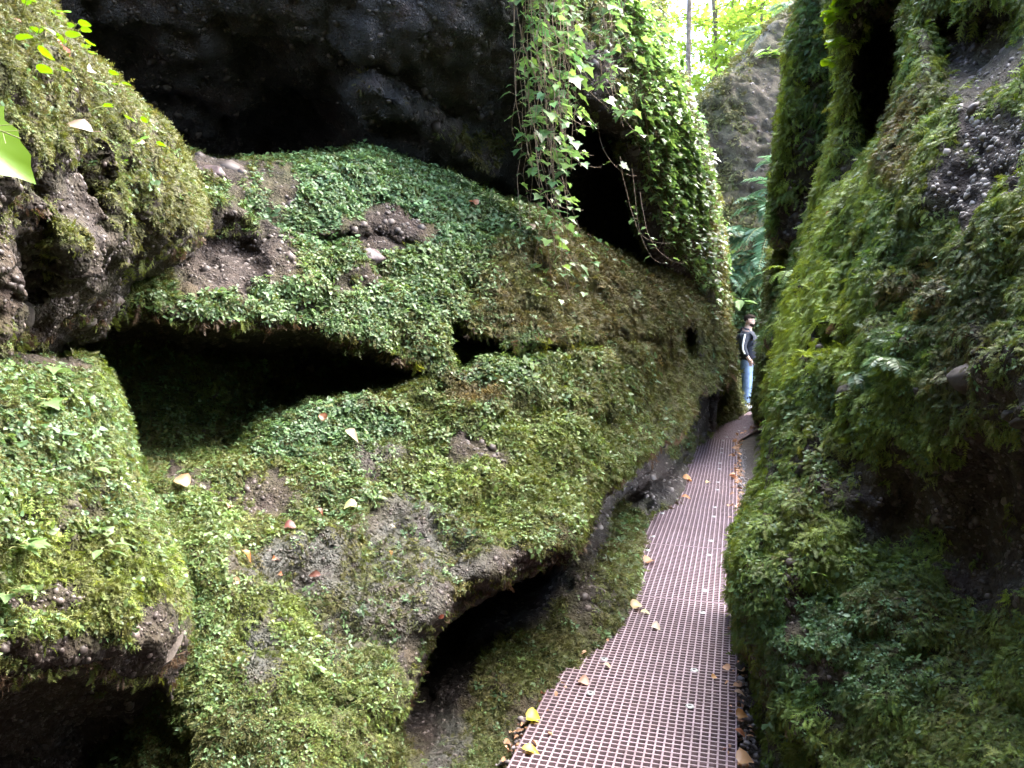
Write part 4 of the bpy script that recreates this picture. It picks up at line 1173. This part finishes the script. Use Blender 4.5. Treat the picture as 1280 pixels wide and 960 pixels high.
# ------------------------------------------------------------------ fallen leaves
FALL = [(433, 643, 'slope', (0.72, 0.66, 0.30), 0.05, 'pale yellow fallen leaf lying flat on the wet grey rock', ROUND), (305, 700, 'slope', (0.45, 0.17, 0.04), 0.05, 'long rusty orange leaf on the moss beside the wet patch', OVATE),
        (345, 700, 'slope', (0.30, 0.10, 0.03), 0.034, 'small dark orange leaf at the upper rim of the wet rock patch', OVATE), (354, 712, 'slope', (0.32, 0.13, 0.06), 0.034, 'small brown leaf lying in the middle of the wet rock patch', OVATE),
        (363, 664, 'slope', (0.24, 0.09, 0.07), 0.04, 'dark reddish leaf curled above the wet rock patch', ROUND), (397, 640, 'slope', (0.25, 0.08, 0.04), 0.045, 'narrow reddish brown leaf standing left of the pale yellow one', OVATE),
        (434, 562, 'slope', (0.55, 0.42, 0.28), 0.085, 'long pale tan curled leaf below the cave', OVATE), (398, 530, 'slope', (0.36, 0.15, 0.07), 0.035, 'rust brown leaf on the green cover just below the cave', ROUND), (217, 619, 'slope', (0.50, 0.31, 0.17), 0.05, 'tan curled leaf under the left corner of the cave', ROUND),
        (492, 658, 'slope', (0.6, 0.5, 0.27), 0.03, 'small cream leaf right of the pale yellow one', OVATE), (489, 690, 'slope', (0.45, 0.23, 0.04), 0.03, 'small amber leaf at the foot of the grey wet rock', OVATE), (293, 730, 'slope', (0.5, 0.36, 0.2), 0.045, 'thin tan twig like leaf at the left of the wet patch', OVATE),
        (395, 712, 'slope', (0.26, 0.11, 0.08), 0.05, 'dark curled leaf at the right end of the wet patch', OVATE), (590, 258, 'slope', (0.35, 0.15, 0.08), 0.06, 'reddish leaf on the green crest under the ivy', ROUND), (710, 292, 'slope', (0.6, 0.5, 0.4), 0.08, 'pale dry leaf on the crest below the hanging ivy', OVATE),
        (285, 636, 'slope', (0.4, 0.24, 0.18), 0.06, 'brown leaf lying across the soil below the cave mouth', OVATE), (660, 290, 'slope', (0.42, 0.3, 0.22), 0.06, 'brown leaf in the moss under the ivy stems', ROUND),
        (545, 770, 'slope', (0.30, 0.1, 0.06), 0.03, 'small rust red leaf near the lip above the undercut', OVATE),
        (100, 165, 'upper_outcrop', (0.5, 0.4, 0.3), 0.06, 'crumpled pale brown leaf on the upper left outcrop', OVATE), (75, 60, 'upper_outcrop', (0.55, 0.25, 0.2), 0.07, 'reddish brown dead leaf among the seedlings', OVATE), (12, 18, 'upper_outcrop', (0.4, 0.2, 0.18), 0.07, 'dark red dead leaf in the upper left corner', OVATE), (92, 98, 'upper_outcrop', (0.7, 0.62, 0.5), 0.045, 'white curled dead leaf between the seedlings', OVATE),
        (196, 222, 'upper_outcrop', (0.5, 0.42, 0.1), 0.04, 'yellowing leaf on the brow of the upper left outcrop', OVATE), (180, 178, 'upper_outcrop', (0.42, 0.18, 0.06), 0.03, 'small rust leaf near the brow of the upper left outcrop', OVATE),
        (243, 205, 'slope', (0.5, 0.22, 0.05), 0.04, 'orange leaf at the top of the slope beside the left outcrop', OVATE),
        (1042, 268, 'right_wall', (0.45, 0.2, 0.05), 0.035, 'small orange leaf caught on the bright moss rim at right', OVATE)]
for (px, py, ln, col, size, lab, tm) in FALL:
    p, n = surf(ln, px, py)
    rt = empty('fallen_leaf', p + n * 0.014); tag(rt, lab, 'leaf')
    ang = NR.uniform(0, 6.28); x = np.array([math.cos(ang), math.sin(ang), 0.0])
    if 'narrow' in lab or 'long' in lab: x = np.array([0.55, 0.0, -1.0])
    t3 = (tm[0] * np.array([1, 1, 1]) + np.stack([0 * tm[0][:, 0], 0 * tm[0][:, 0], 0.45 * tm[0][:, 1] ** 2 + 0.12 * np.sin(4 * tm[0][:, 0])], 1), tm[1])
    stamp('blade', t3, np.zeros((1, 3)) - x * size * 0.5, (n + NR.normal(0, .15, 3) + np.array([0, -.3, .1]))[None], x[None], np.array([size]), np.array([col]) * 0.62, M['fern'], rt)
    tubes('stalk', [(np.array([-x * size * 0.5, -x * size * 0.75 + n * size * .05]), 0.0008)], M['vine'], rt)


def on_ground(px, py, z=0.004):
    r = ray(px, py); d = (z - CAM_Z) / r[2]
    return np.array([0, 0, CAM_Z]) + r * d


GL = [(667, 898, (0.62, 0.55, 0.05), 0.06, 'bright yellow and green leaf lying at the left edge of the walkway', ROUND), (664, 938, (0.75, 0.55, 0.06), 0.075, 'long bright yellow leaf at the left edge near the bottom of the picture', OVATE),
      (796, 759, (0.6, 0.45, 0.22), 0.06, 'tan leaf at the walkway edge beside the moss bank', ROUND), (808, 766, (0.66, 0.62, 0.25), 0.07, 'pale yellow leaf flat on the grating near the moss bank', OVATE), (760, 832, (0.6, 0.42, 0.25), 0.05, 'curled tan leaf on the left rim of the grating', OVATE), (730, 853, (0.5, 0.3, 0.2), 0.045, 'pinkish brown leaf on the left rim of the grating', ROUND),
      (812, 703, (0.5, 0.26, 0.13), 0.07, 'brown leaf on the grating beside the mossy bank', ROUND), (860, 600, (0.55, 0.27, 0.1), 0.1, 'orange brown leaf on the far left side of the walkway', ROUND), (858, 622, (0.55, 0.25, 0.1), 0.09, 'small orange leaf on the far walkway below the orange brown one', OVATE), (885, 604, (0.7, 0.55, 0.25), 0.08, 'golden leaf in the middle of the far walkway', OVATE),
      (820, 784, (0.6, 0.5, 0.36), 0.045, 'small cream leaf in the middle of the grating', ROUND), (925, 866, (0.6, 0.42, 0.26), 0.05, 'pale curled leaf at the right edge of the grating', OVATE), (928, 896, (0.5, 0.25, 0.08), 0.045, 'orange brown leaf below the pale one at the right edge of the grating', ROUND), (932, 952, (0.55, 0.32, 0.16), 0.06, 'crumpled tan leaf at the right edge near the bottom of the picture', ROUND),
      (926, 915, (0.45, 0.18, 0.08), 0.05, 'thin reddish leaf at the right edge of the grating', OVATE), (893, 847, (0.55, 0.3, 0.1), 0.025, 'tiny orange leaf bit on the right half of the grating', ROUND)]
for (px, py, col, size, lab, tm) in GL:
    p = on_ground(px, py, 0.008)
    rt = empty('fallen_leaf', p); tag(rt, lab, 'leaf')
    ang = NR.uniform(-0.8, 0.8); x = np.array([math.cos(ang), math.sin(ang), 0.0])
    t3 = (tm[0] + np.stack([0 * tm[0][:, 0], 0 * tm[0][:, 0], 0.5 * tm[0][:, 1] ** 2 + 0.1 * np.sin(4 * tm[0][:, 0]) + 0.1], 1), tm[1])
    stamp('blade', t3, -x[None] * size * 0.5, np.array([[0, -0.25, 1.0]]) + NR.normal(0, .1, (1, 3)), x[None], np.array([size]), np.array([col]) * 0.75, M['fern'], rt)
    tubes('stalk', [(np.array([-x * size * 0.5, -x * size * 0.8 + [0, 0, size * .08]]), 0.001)], M['vine'], rt)

# litter along both rims of the walkway
LIT = [(OVATE[0] + np.stack([0 * OVATE[0][:, 0]] * 2 + [k * OVATE[0][:, 1] ** 2 + 0.15 * np.sin(3 * OVATE[0][:, 0] + k)], 1), OVATE[1]) for k in (0.5, 1.6, -0.8)]
LIT += [(ROUND[0] + np.stack([0 * ROUND[0][:, 0]] * 2 + [0.7 * ROUND[0][:, 1] ** 2], 1), ROUND[1])]
n = 1500
yy = NR.uniform(1.8, 14, n); side = NR.random(n) < 0.6
off = np.where(side, -0.43 + np.abs(NR.normal(0, 0.10, n)) * np.where(NR.random(n) < 0.75, -0.5, 0.7), 0.425 + NR.normal(0, 0.025, n))
xx = np.array([cen(v) for v in yy]) + off
P = np.stack([xx, yy, np.where(np.abs(off) < 0.40, 0.005, -0.02) + NR.uniform(0, 0.012, n)], 1)
col = lerp((0.20, 0.10, 0.06), (0.45, 0.26, 0.14), NR.random(n)) * np.exp(NR.normal(0, 0.35, n))[:, None]
sow('leaf_litter', LIT, P, frame_euler(np.array([0, 0, 1.0]) + NR.normal(0, 0.35, (n, 3)), NR.normal(0, 1, (n, 3))), NR.uniform(0.015, 0.042, n) * np.clip(yy / 5, 0.8, 1.6), col, M['litter'])
n = 3500
yy = NR.uniform(1.8, 10, n); off = np.where(NR.random(n) < 0.5, -0.45 + NR.normal(0, 0.06, n), 0.45 + NR.normal(0, 0.035, n))
P = np.stack([np.array([cen(v) for v in yy]) + off, yy, np.full(n, -0.022) + NR.uniform(-0.01, 0.01, n)], 1)
P = P[np.abs(off) > 0.395]; n = len(P)
sow('gravel', T_PEB, P, frame_euler(np.array([0, 0, 1.0]) + NR.normal(0, 0.4, (n, 3)), NR.normal(0, 1, (n, 3))), 0.009 * np.exp(NR.normal(0, 0.45, n)), lerp((0.09, 0.075, 0.07), (0.26, 0.22, 0.22), NR.random(n)), M['pebble'])

# ------------------------------------------------------------------ stones set in the walls
M['stone'] = mat_plain('pale_stone', (0.05, 0.042, 0.036), 0.8, 0.2, 18, 0.4, 0.7)
M['stone_red'] = mat_plain('purplish_stone', (0.075, 0.052, 0.052), 0.55, 0.45, 18, 0.4, 0.7)
for (px, py, ln, r, mt, lab) in ((1070, 493, 'right_wall', 0.055, 'stone', 'blocky grey stone sticking out under the moss bulge of the right wall'), (1205, 468, 'right_wall', 0.06, 'stone', 'long tilted stone set in the right wall'), (1252, 528, 'right_wall', 0.034, 'stone', 'rounded grey stone in the right wall, middle one of the row of three'),
                                 (1216, 520, 'right_wall', 0.030, 'stone', 'small brown stone left in the row of three in the right wall'), (1278, 530, 'right_wall', 0.03, 'stone', 'stone at the picture edge ending the row of three in the right wall'), (1150, 490, 'right_wall', 0.04, 'stone', 'dull mossy stone between the blocky and the long stone of the right wall'),
                                 (112, 410, 'upper_outcrop', 0.045, 'stone', 'pale pointed stone poking out under the upper left outcrop'), (30, 405, 'upper_outcrop', 0.05, 'stone', 'light topped stone at the left edge under the upper outcrop'), (214, 820, 'lower_outcrop', 0.05, 'stone', 'flat grey slab jutting from the corner of the lower left outcrop'),
                                 (142, 938, 'lower_outcrop', 0.055, 'stone_red', 'purplish stone low in the dark underside of the lower left outcrop'), (735, 680, 'undercut', 0.035, 'stone', 'round pale pebble at the lip over the walkway bank'), (935, 830, None, 0.06, 'stone', 'brown stone wedged beside the right rim of the grating'),
                                 (463, 320, 'slope', 0.1, 'stone_red', 'broad brown stone bare of leaves in the middle of the green slope'), (270, 212, 'slope', 0.08, 'stone_red', 'brown rock lump at the top left of the green slope')):
    if ln: p, n = surf(ln, px, py)
    else: p, n = on_ground(px, py), np.array([0, 0, 1.0])
    v, f = lump(rs, 3)
    v = v / np.linalg.norm(v, axis=1, keepdims=True)
    for q in range(9):          # facets knocked off a rounded block
        pn = NR.normal(0, 1, 3); pn /= np.linalg.norm(pn); dd = NR.uniform(0.5, 0.85)
        e = v @ pn - dd; v = v - np.clip(e, 0, None)[:, None] * pn * 0.92
    v = v * np.array([1.3, 0.95, 0.85]) * (1 + 0.10 * fbm(v + px, 0.4, 3, 4)[:, None]) * r
    o = mesh_obj('stone', v, f, M[mt]); o.location = tuple(p - n * r * 0.45); o.rotation_euler = (NR.uniform(-.3, .3), NR.uniform(-.2, .4), NR.uniform(0, 3))
    if 'slab' in lab: o.scale = (1.2, 1.2, 0.45)
    tag(o, lab, 'stone')

# ------------------------------------------------------------------ wooden post behind the hiker
M['wood'] = mat_plain('weathered_wood', (0.30, 0.23, 0.17), 0.8, 0.2, 14, 0.3, 0.5)


def box(name, size, loc, mat, parent=None, bev=0.01, seg=2):
    bm = bmesh.new(); bmesh.ops.create_cube(bm, size=1)
    bmesh.ops.scale(bm, vec=size, verts=bm.verts)
    bmesh.ops.bevel(bm, geom=bm.edges[:], offset=bev, segments=seg, profile=0.6, affect='EDGES')
    me = bpy.data.meshes.new(name); bm.to_mesh(me); bm.free()
    me.materials.append(mat); me.polygons.foreach_set('use_smooth', np.ones(len(me.polygons), bool))
    o = bpy.data.objects.new(name, me); COL.objects.link(o); o.location = tuple(map(float, loc)); o.parent = parent
    return o


pb = at(917, 420, 15.0)
po = box('wooden_post', (0.13, 0.09, pb[2] + 0.1), (pb[0], pb[1], (pb[2] - 0.1) / 2), M['wood'])
tag(po, 'upright weathered wooden board behind the hiker with the backpack', 'post')

# ------------------------------------------------------------------ hill and trees beyond
def hill():
    xs = np.linspace(-40, 70, 120); ys = np.linspace(19, 130, 90)
    X, Y = np.meshgrid(xs, ys)
    Zh = 4.2 + 0.16 * (Y - 19) + 0.22 * np.clip(X - 6, 0, 40)
    P = np.stack([X, Y, Zh], -1); P[..., 2] += 0.8 * fbm(P, 6, 3, 8)
    idx = np.arange(X.size).reshape(X.shape)
    q = np.stack([idx[:-1, :-1], idx[:-1, 1:], idx[1:, 1:], idx[1:, :-1]], -1).reshape(-1, 4)
    o = mesh_obj('hill', P.reshape(-1, 3), q, M['ground']); tag(o, kind='structure')
    a = o.data.color_attributes.new('zone', 'FLOAT_COLOR', 'POINT')
    a.data.foreach_set('color', np.tile(np.array([0.9, 0, 0.1, 1], np.float32), X.size))


hill()


def tree(px, d, h, r, label, group=None, lean=0.0, crown_lo=0.25, nl=5200, leaf=0.16, cr=2.6, bend=0.0, pale=0.5):
    x = (px - 640) / F * d
    zb = 4.2 + 0.16 * (max(d, 19) - 19) + 0.22 * max(x - 6, 0) - 0.5
    rt = empty('tree', (x, d, zb)); tag(rt, label, 'tree', group)
    t = np.linspace(0, 1, 14)
    tr_ = np.stack([lean * h * t + bend * np.sin(t * 5) * 0.4, 0.2 * np.sin(t * 3), t * h], 1)
    lines = [(tr_, r * (1 - 0.75 * t))]
    tips = []
    nb = 22
    for k in range(nb):
        tt = crown_lo + (0.97 - crown_lo) * (k + 0.5) / nb
        b0 = np.array([np.interp(tt, t, tr_[:, i]) for i in range(3)])
        a = k * 2.4 + NR.uniform(-.5, .5); ln = cr * (1.1 - 0.55 * tt) * NR.uniform(0.6, 1.15)
        dr = np.array([math.cos(a), math.sin(a), NR.uniform(0.05, 0.5)])
        s = np.linspace(0, 1, 6)[:, None]
        pts = b0 + dr * ln * s + np.array([0, 0, -0.25 * ln]) * s ** 2
        lines.append((pts, r * 0.28 * (1 - 0.8 * s[:, 0]) * (1.1 - tt) + 0.004)); tips.append(pts)
        for q in range(3):
            a2_ = a + NR.uniform(-1.1, 1.1); b1 = pts[2 + q]
            dr2 = np.array([math.cos(a2_), math.sin(a2_), NR.uniform(-.1, .4)])
            p2 = b1 + dr2 * ln * 0.45 * s
            lines.append((p2, 0.008 * (1 - 0.7 * s[:, 0]) + 0.002)); tips.append(p2)
    tubes('trunk', lines, M['bark'], rt)
    T = np.concatenate(tips)
    c = T[NR.integers(0, len(T), nl)] + NR.normal(0, 0.22, (nl, 3)) * np.array([1, 1, 0.45])
    y = np.clip(NR.normal(pale, 0.25, nl) + 0.5 * fbm(c + px, 1.3, 2, 3), 0, 1)
    tint = lerp((0.11, 0.19, 0.05), (0.32, 0.42, 0.10), y)
    stamp('crown', TREE_LEAF, c, np.array([0, 0, 1.0]) + NR.normal(0, 0.4, (nl, 3)), NR.normal(0, 1, (nl, 3)) + DOWN * 0.4, leaf * np.exp(NR.normal(0, .25, nl)), tint, M['canopy'], rt)


tree(856, 22, 15, 0.10, 'straight slim tree with a bare trunk standing beside the ivy', None, 0.0, 0.55, 3500, cr=2.2)
tree(869, 24, 13, 0.09, 'bent forking tree just right of the straight slim trunk', None, 0.03, 0.35, 3500, bend=1.0, cr=2.4)
TG, TL = 'beech trees on the slope beyond the cliff', 'leafy sunlit tree on the slope beyond the grey cliff'
for (px, d, h) in ((928, 26, 12), (895, 31, 14), (965, 30, 13), (1005, 27, 12), (825, 33, 15), (940, 40, 10), (1060, 33, 14), (885, 24, 6.5), (945, 23, 7), (915, 25, 7.5)):
    tree(px, d, h, 0.11, TL, TG, NR.normal(0, 0.02), 0.18, 3000, leaf=0.17, cr=3.0 if h > 8 else 1.9, pale=NR.uniform(.35, .7))

# ------------------------------------------------------------------ the hiker
M['skin'] = mat_plain('skin', (0.52, 0.33, 0.25), 0.5, 0.4, 30, 0.08)
M['jacket'] = mat_plain('navy_fabric', (0.022, 0.026, 0.038), 0.8, 0.3, 40, 0.3, 0.3)
M['denim'] = mat_plain('pale_denim', (0.15, 0.215, 0.32), 0.85, 0.25, 9, 0.25, 0.2)
M['white'] = mat_plain('white_cloth', (0.75, 0.75, 0.74), 0.8, 0.3)
M['hair'] = mat_plain('dark_hair', (0.022, 0.016, 0.012), 0.95, 0.1, 60, 0.4, 0.5)
M['black'] = mat_plain('black_plastic', (0.02, 0.02, 0.022), 0.35, 0.5)
M['pack'] = mat_plain('backpack_cloth', (0.018, 0.02, 0.03), 0.75, 0.3, 30, 0.3, 0.3)


def skin(name, verts, edges, mat, parent, sub=2):
    me = bpy.data.meshes.new(name)
    me.from_pydata([v[:3] for v in verts], [], []); me.update()
    me = bpy.data.meshes.new(name); me.from_pydata([v[:3] for v in verts], edges, []); me.update()
    o = bpy.data.objects.new(name, me); COL.objects.link(o); o.parent = parent
    md = o.modifiers.new('skin', 'SKIN'); md.use_smooth_shade = True
    lay = me.skin_vertices[0] if len(me.skin_vertices) else None
    for i, v in enumerate(verts):
        r = v[3] if isinstance(v[3], tuple) else (v[3], v[3])
        lay.data[i].radius = r; lay.data[i].use_root = (i == 0)
    s = o.modifiers.new('sub', 'SUBSURF'); s.levels = sub; s.render_levels = sub
    me.materials.append(mat)
    return o


hp = at(932, 513.5, 14.3)
gz = 0.02
hik = empty('person', (hp[0], hp[1], gz), R(-24)); tag(hik, 'bearded man in dark jacket and light blue jeans with a hand in his pocket', 'person')
V = [(0, 0, .94, .125), (.01, 0, 1.1, .125), (0, 0, 1.28, .14), (-.01, 0, 1.43, .085), (0, 0, 1.52, .065), (.03, 0, 1.60, .075), (.02, 0, 1.665, .092), (.008, 0, 1.725, .068), (.116, 0, 1.65, .013), (-.005, .095, 1.65, .018), (-.005, -.095, 1.65, .018),
     (-.01, .16, 1.42, .062), (-.05, .235, 1.16, .047), (.05, .225, .97, .034), (.095, .205, .90, .034),
     (-.01, -.16, 1.42, .062), (-.05, -.235, 1.16, .047), (.05, -.225, .97, .034), (.095, -.205, .90, .034),
     (0, .075, .80, .085), (.02, .1, .5, .062), (-.01, .1, .1, .042), (.13, .12, .04, .034), (0, -.075, .80, .085), (.02, -.1, .5, .062), (-.01, -.1, .1, .042), (.13, -.12, .04, .034)]
E = [(0, 1), (1, 2), (2, 3), (3, 4), (4, 5), (5, 6), (6, 7), (6, 8), (6, 9), (6, 10), (3, 11), (11, 12), (12, 13), (13, 14), (3, 15), (15, 16), (16, 17), (17, 18), (0, 19), (19, 20), (20, 21), (21, 22), (0, 23), (23, 24), (24, 25), (25, 26)]
for sg, hnd in ((1, 14), (-1, 18)):
    hx, hy, hz, _ = V[hnd]
    for j, (dx, dz, ln) in enumerate(((.022, -.05, 1), (.008, -.058, 1), (-.008, -.056, 1), (-.022, -.046, 1))):
        b = len(V); V.append((hx + dx, hy, hz + dz * .55, .0095)); V.append((hx + dx * 1.1, hy - sg * .008, hz + dz * 1.15, .008)); V.append((hx + dx * 1.1, hy - sg * .02, hz + dz * 1.6, .007))
        E += [(hnd, b), (b, b + 1), (b + 1, b + 2)]
    b = len(V); V.append((hx + .036, hy - sg * .012, hz + .0, .011)); V.append((hx + .052, hy - sg * .018, hz - .03, .009)); E += [(hnd, b), (b, b + 1)]
HB = R(9)


def bow(x, z):
    dx, dz = x - 0.0, z - 1.53
    return 0.0 + dx * math.cos(HB) + dz * math.sin(HB), 1.525 - dx * math.sin(HB) + dz * math.cos(HB)


V = [(*(lambda q: (q[0], v[1], q[1]))(bow(v[0], v[2])), v[3]) if v[2] > 1.57 else v for v in V]
skin('body', V, E, M['skin'], hik)
jk = skin('jacket', [(.01, 0, .79, .155), (.03, 0, 1.06, .185), (.02, 0, 1.27, .185), (-.01, 0, 1.42, .13), (-.01, 0, 1.505, .088), (-.01, .175, 1.41, .085), (-.05, .25, 1.16, .068), (.04, .235, .985, .05), (-.01, -.175, 1.41, .085), (-.05, -.25, 1.16, .068), (.04, -.235, .985, .05)],
          [(0, 1), (1, 2), (2, 3), (3, 4), (3, 5), (5, 6), (6, 7), (3, 8), (8, 9), (9, 10)], M['jacket'], hik)
sp = [(-0.02, -.262, 1.40), (-.035, -.30, 1.30), (-.05, -.322, 1.2), (-.045, -.322, 1.12), (-.01, -.305, 1.05)]
tubes('sleeve_stripe', [(np.array(sp) + [0.01, 0.012, 0], 0.017)], M['white'], jk)
sl_ = mesh_obj('chest_logo', *lathe([(0, .004), (.02, .003), (.03, 0)], 12), M['white'], jk); sl_.location = (.163, .075, 1.33); sl_.rotation_euler = (0, R(80), R(20)); sl_.scale = (1.3, .8, 1)
tubes('shirt_collar', [(np.array([(.045 * math.cos(a) + .02, .058 * math.sin(a), 1.53 - .035 * math.cos(a)) for a in np.linspace(-2.2, 2.2, 12)]), 0.016)], M['white'], hik)
skin('jeans', [(0, 0, 1.06, .135), (0, 0, .92, .15), (.005, .078, .74, .105), (.02, .1, .48, .086), (-.01, .1, .06, .07), (.005, -.078, .74, .105), (.02, -.1, .48, .086), (-.01, -.1, .06, .07)], [(0, 1), (1, 2), (2, 3), (3, 4), (1, 5), (5, 6), (6, 7)], M['denim'], hik)
for sg in (1, -1):
    skin('shoe', [(-.05, sg * .1, .06, .062), (.05, sg * .11, .05, .056), (.16, sg * .12, .036, .045)], [(0, 1), (1, 2)], M['white'], hik)


def cap(name, rad, cen_, keepf, mat, parent):
    bm = bmesh.new(); bmesh.ops.create_uvsphere(bm, u_segments=28, v_segments=20, radius=1)
    bmesh.ops.delete(bm, geom=[v for v in bm.verts if not keepf(v.co)], context='VERTS')
    for v in bm.verts: v.co = Vector((v.co.x * rad[0], v.co.y * rad[1], v.co.z * rad[2])) * (1 + 0.05 * math.sin(v.co.x * 17 + v.co.y * 13 + v.co.z * 9))
    me = bpy.data.meshes.new(name); bm.to_mesh(me); bm.free(); me.materials.append(mat)
    me.polygons.foreach_set('use_smooth', np.ones(len(me.polygons), bool))
    o = bpy.data.objects.new(name, me); COL.objects.link(o); o.parent = parent; q = bow(cen_[0], cen_[2]); o.location = (q[0], 0, q[1]); o.rotation_euler = (0, HB, 0)
    s = o.modifiers.new('thick', 'SOLIDIFY'); s.thickness = 0.012
    return o


cap('hair', (.108, .1, .1), (.015, 0, 1.68), lambda c: c.z > 0.30 + 0.10 * c.x or (c.x < -0.1 and c.z > -0.55), M['hair'], hik)
cap('beard', (.09, .078, .075), (.035, 0, 1.605), lambda c: c.z < 0.1 and c.x > -0.1 and c.z > -0.8, M['hair'], hik)
gl = [(np.array([(.108 + .002 * math.cos(a), sg * .036 + .027 * math.cos(a), 1.668 + .021 * math.sin(a)) for a in np.linspace(0, 6.3, 16)]), 0.0035) for sg in (1, -1)]
gl += [(np.array([(.108, sg * .06, 1.67), (.05, sg * .096, 1.672), (-.01, sg * .1, 1.665)]), 0.0035) for sg in (1, -1)]
gl = [(np.array([(bow(p[0], p[2])[0], p[1], bow(p[0], p[2])[1]) for p in g_]), r_) for g_, r_ in gl]
tubes('glasses', gl, M['black'], hik)
for sg in (1, -1):
    e = mesh_obj('eye', *lathe([(0, .006), (.007, .004), (.011, 0)], 10), M['black'], hik); e.location = (bow(.098, 1.668)[0], sg * .034, bow(.098, 1.668)[1]); e.rotation_euler = (0, R(90), 0)
bp_ = empty('backpack', (hp[0], hp[1], gz), R(-24)); tag(bp_, 'dark rounded backpack worn by the man on the walkway', 'backpack')
bb = box('bag', (.2, .31, .48), (-.255, -.02, 1.19), M['pack'], bp_, 0.085, 5)
box('front_pocket', (.08, .24, .22), (-.352, -.02, 1.09), M['pack'], bp_, 0.035, 4)
for sg in (1, -1):
    tubes('strap', [(np.array([(-.17, sg * .1, 1.42), (-.08, sg * .115, 1.52), (.04, sg * .125, 1.49), (.135, sg * .13, 1.36), (.12, sg * .16, 1.2), (-.1, sg * .2, 1.05)]), 0.017)], M['pack'], bp_)
#@@END2@@


# ------------------------------------------------------------------ light
SUN_EL, SUN_AZ = R(55), R(66)       # azimuth from +y towards +x
w = bpy.data.worlds.new('World'); SC.world = w; w.use_nodes = True
nt = w.node_tree
bg = nt.nodes['Background']
sky = nt.nodes.new('ShaderNodeTexSky'); sky.sky_type = 'NISHITA'; sky.sun_disc = False
sky.sun_elevation = SUN_EL; sky.sun_rotation = SUN_AZ; sky.air_density = 1.0; sky.dust_density = 3.0; sky.ozone_density = 1.0
nt.links.new(sky.outputs[0], bg.inputs[0]); bg.inputs[1].default_value = 0.15
sl = bpy.data.lights.new('sun', 'SUN'); sl.energy = 1.5; sl.angle = R(75); sl.color = (1, 0.96, 0.88)
so = bpy.data.objects.new('sun', sl); COL.objects.link(so)
d = Vector((math.sin(SUN_AZ) * math.cos(SUN_EL), math.cos(SUN_AZ) * math.cos(SUN_EL), math.sin(SUN_EL)))
so.rotation_euler = d.to_track_quat('Z', 'Y').to_euler(); so.location = (0, 0, 12)

SC.view_settings.view_transform = 'Standard'; SC.view_settings.look = 'None'
SC.view_settings.exposure = 3.98; SC.view_settings.gamma = 1
SC.render.engine = 'CYCLES'
SC.cycles.use_denoising = True
SC.cycles.max_bounces = 5; SC.cycles.diffuse_bounces = 2; SC.cycles.glossy_bounces = 2; SC.cycles.transmission_bounces = 4
SC.cycles.caustics_reflective = False; SC.cycles.caustics_refractive = False
SC.cycles.use_adaptive_sampling = True; SC.cycles.adaptive_threshold = 0.04
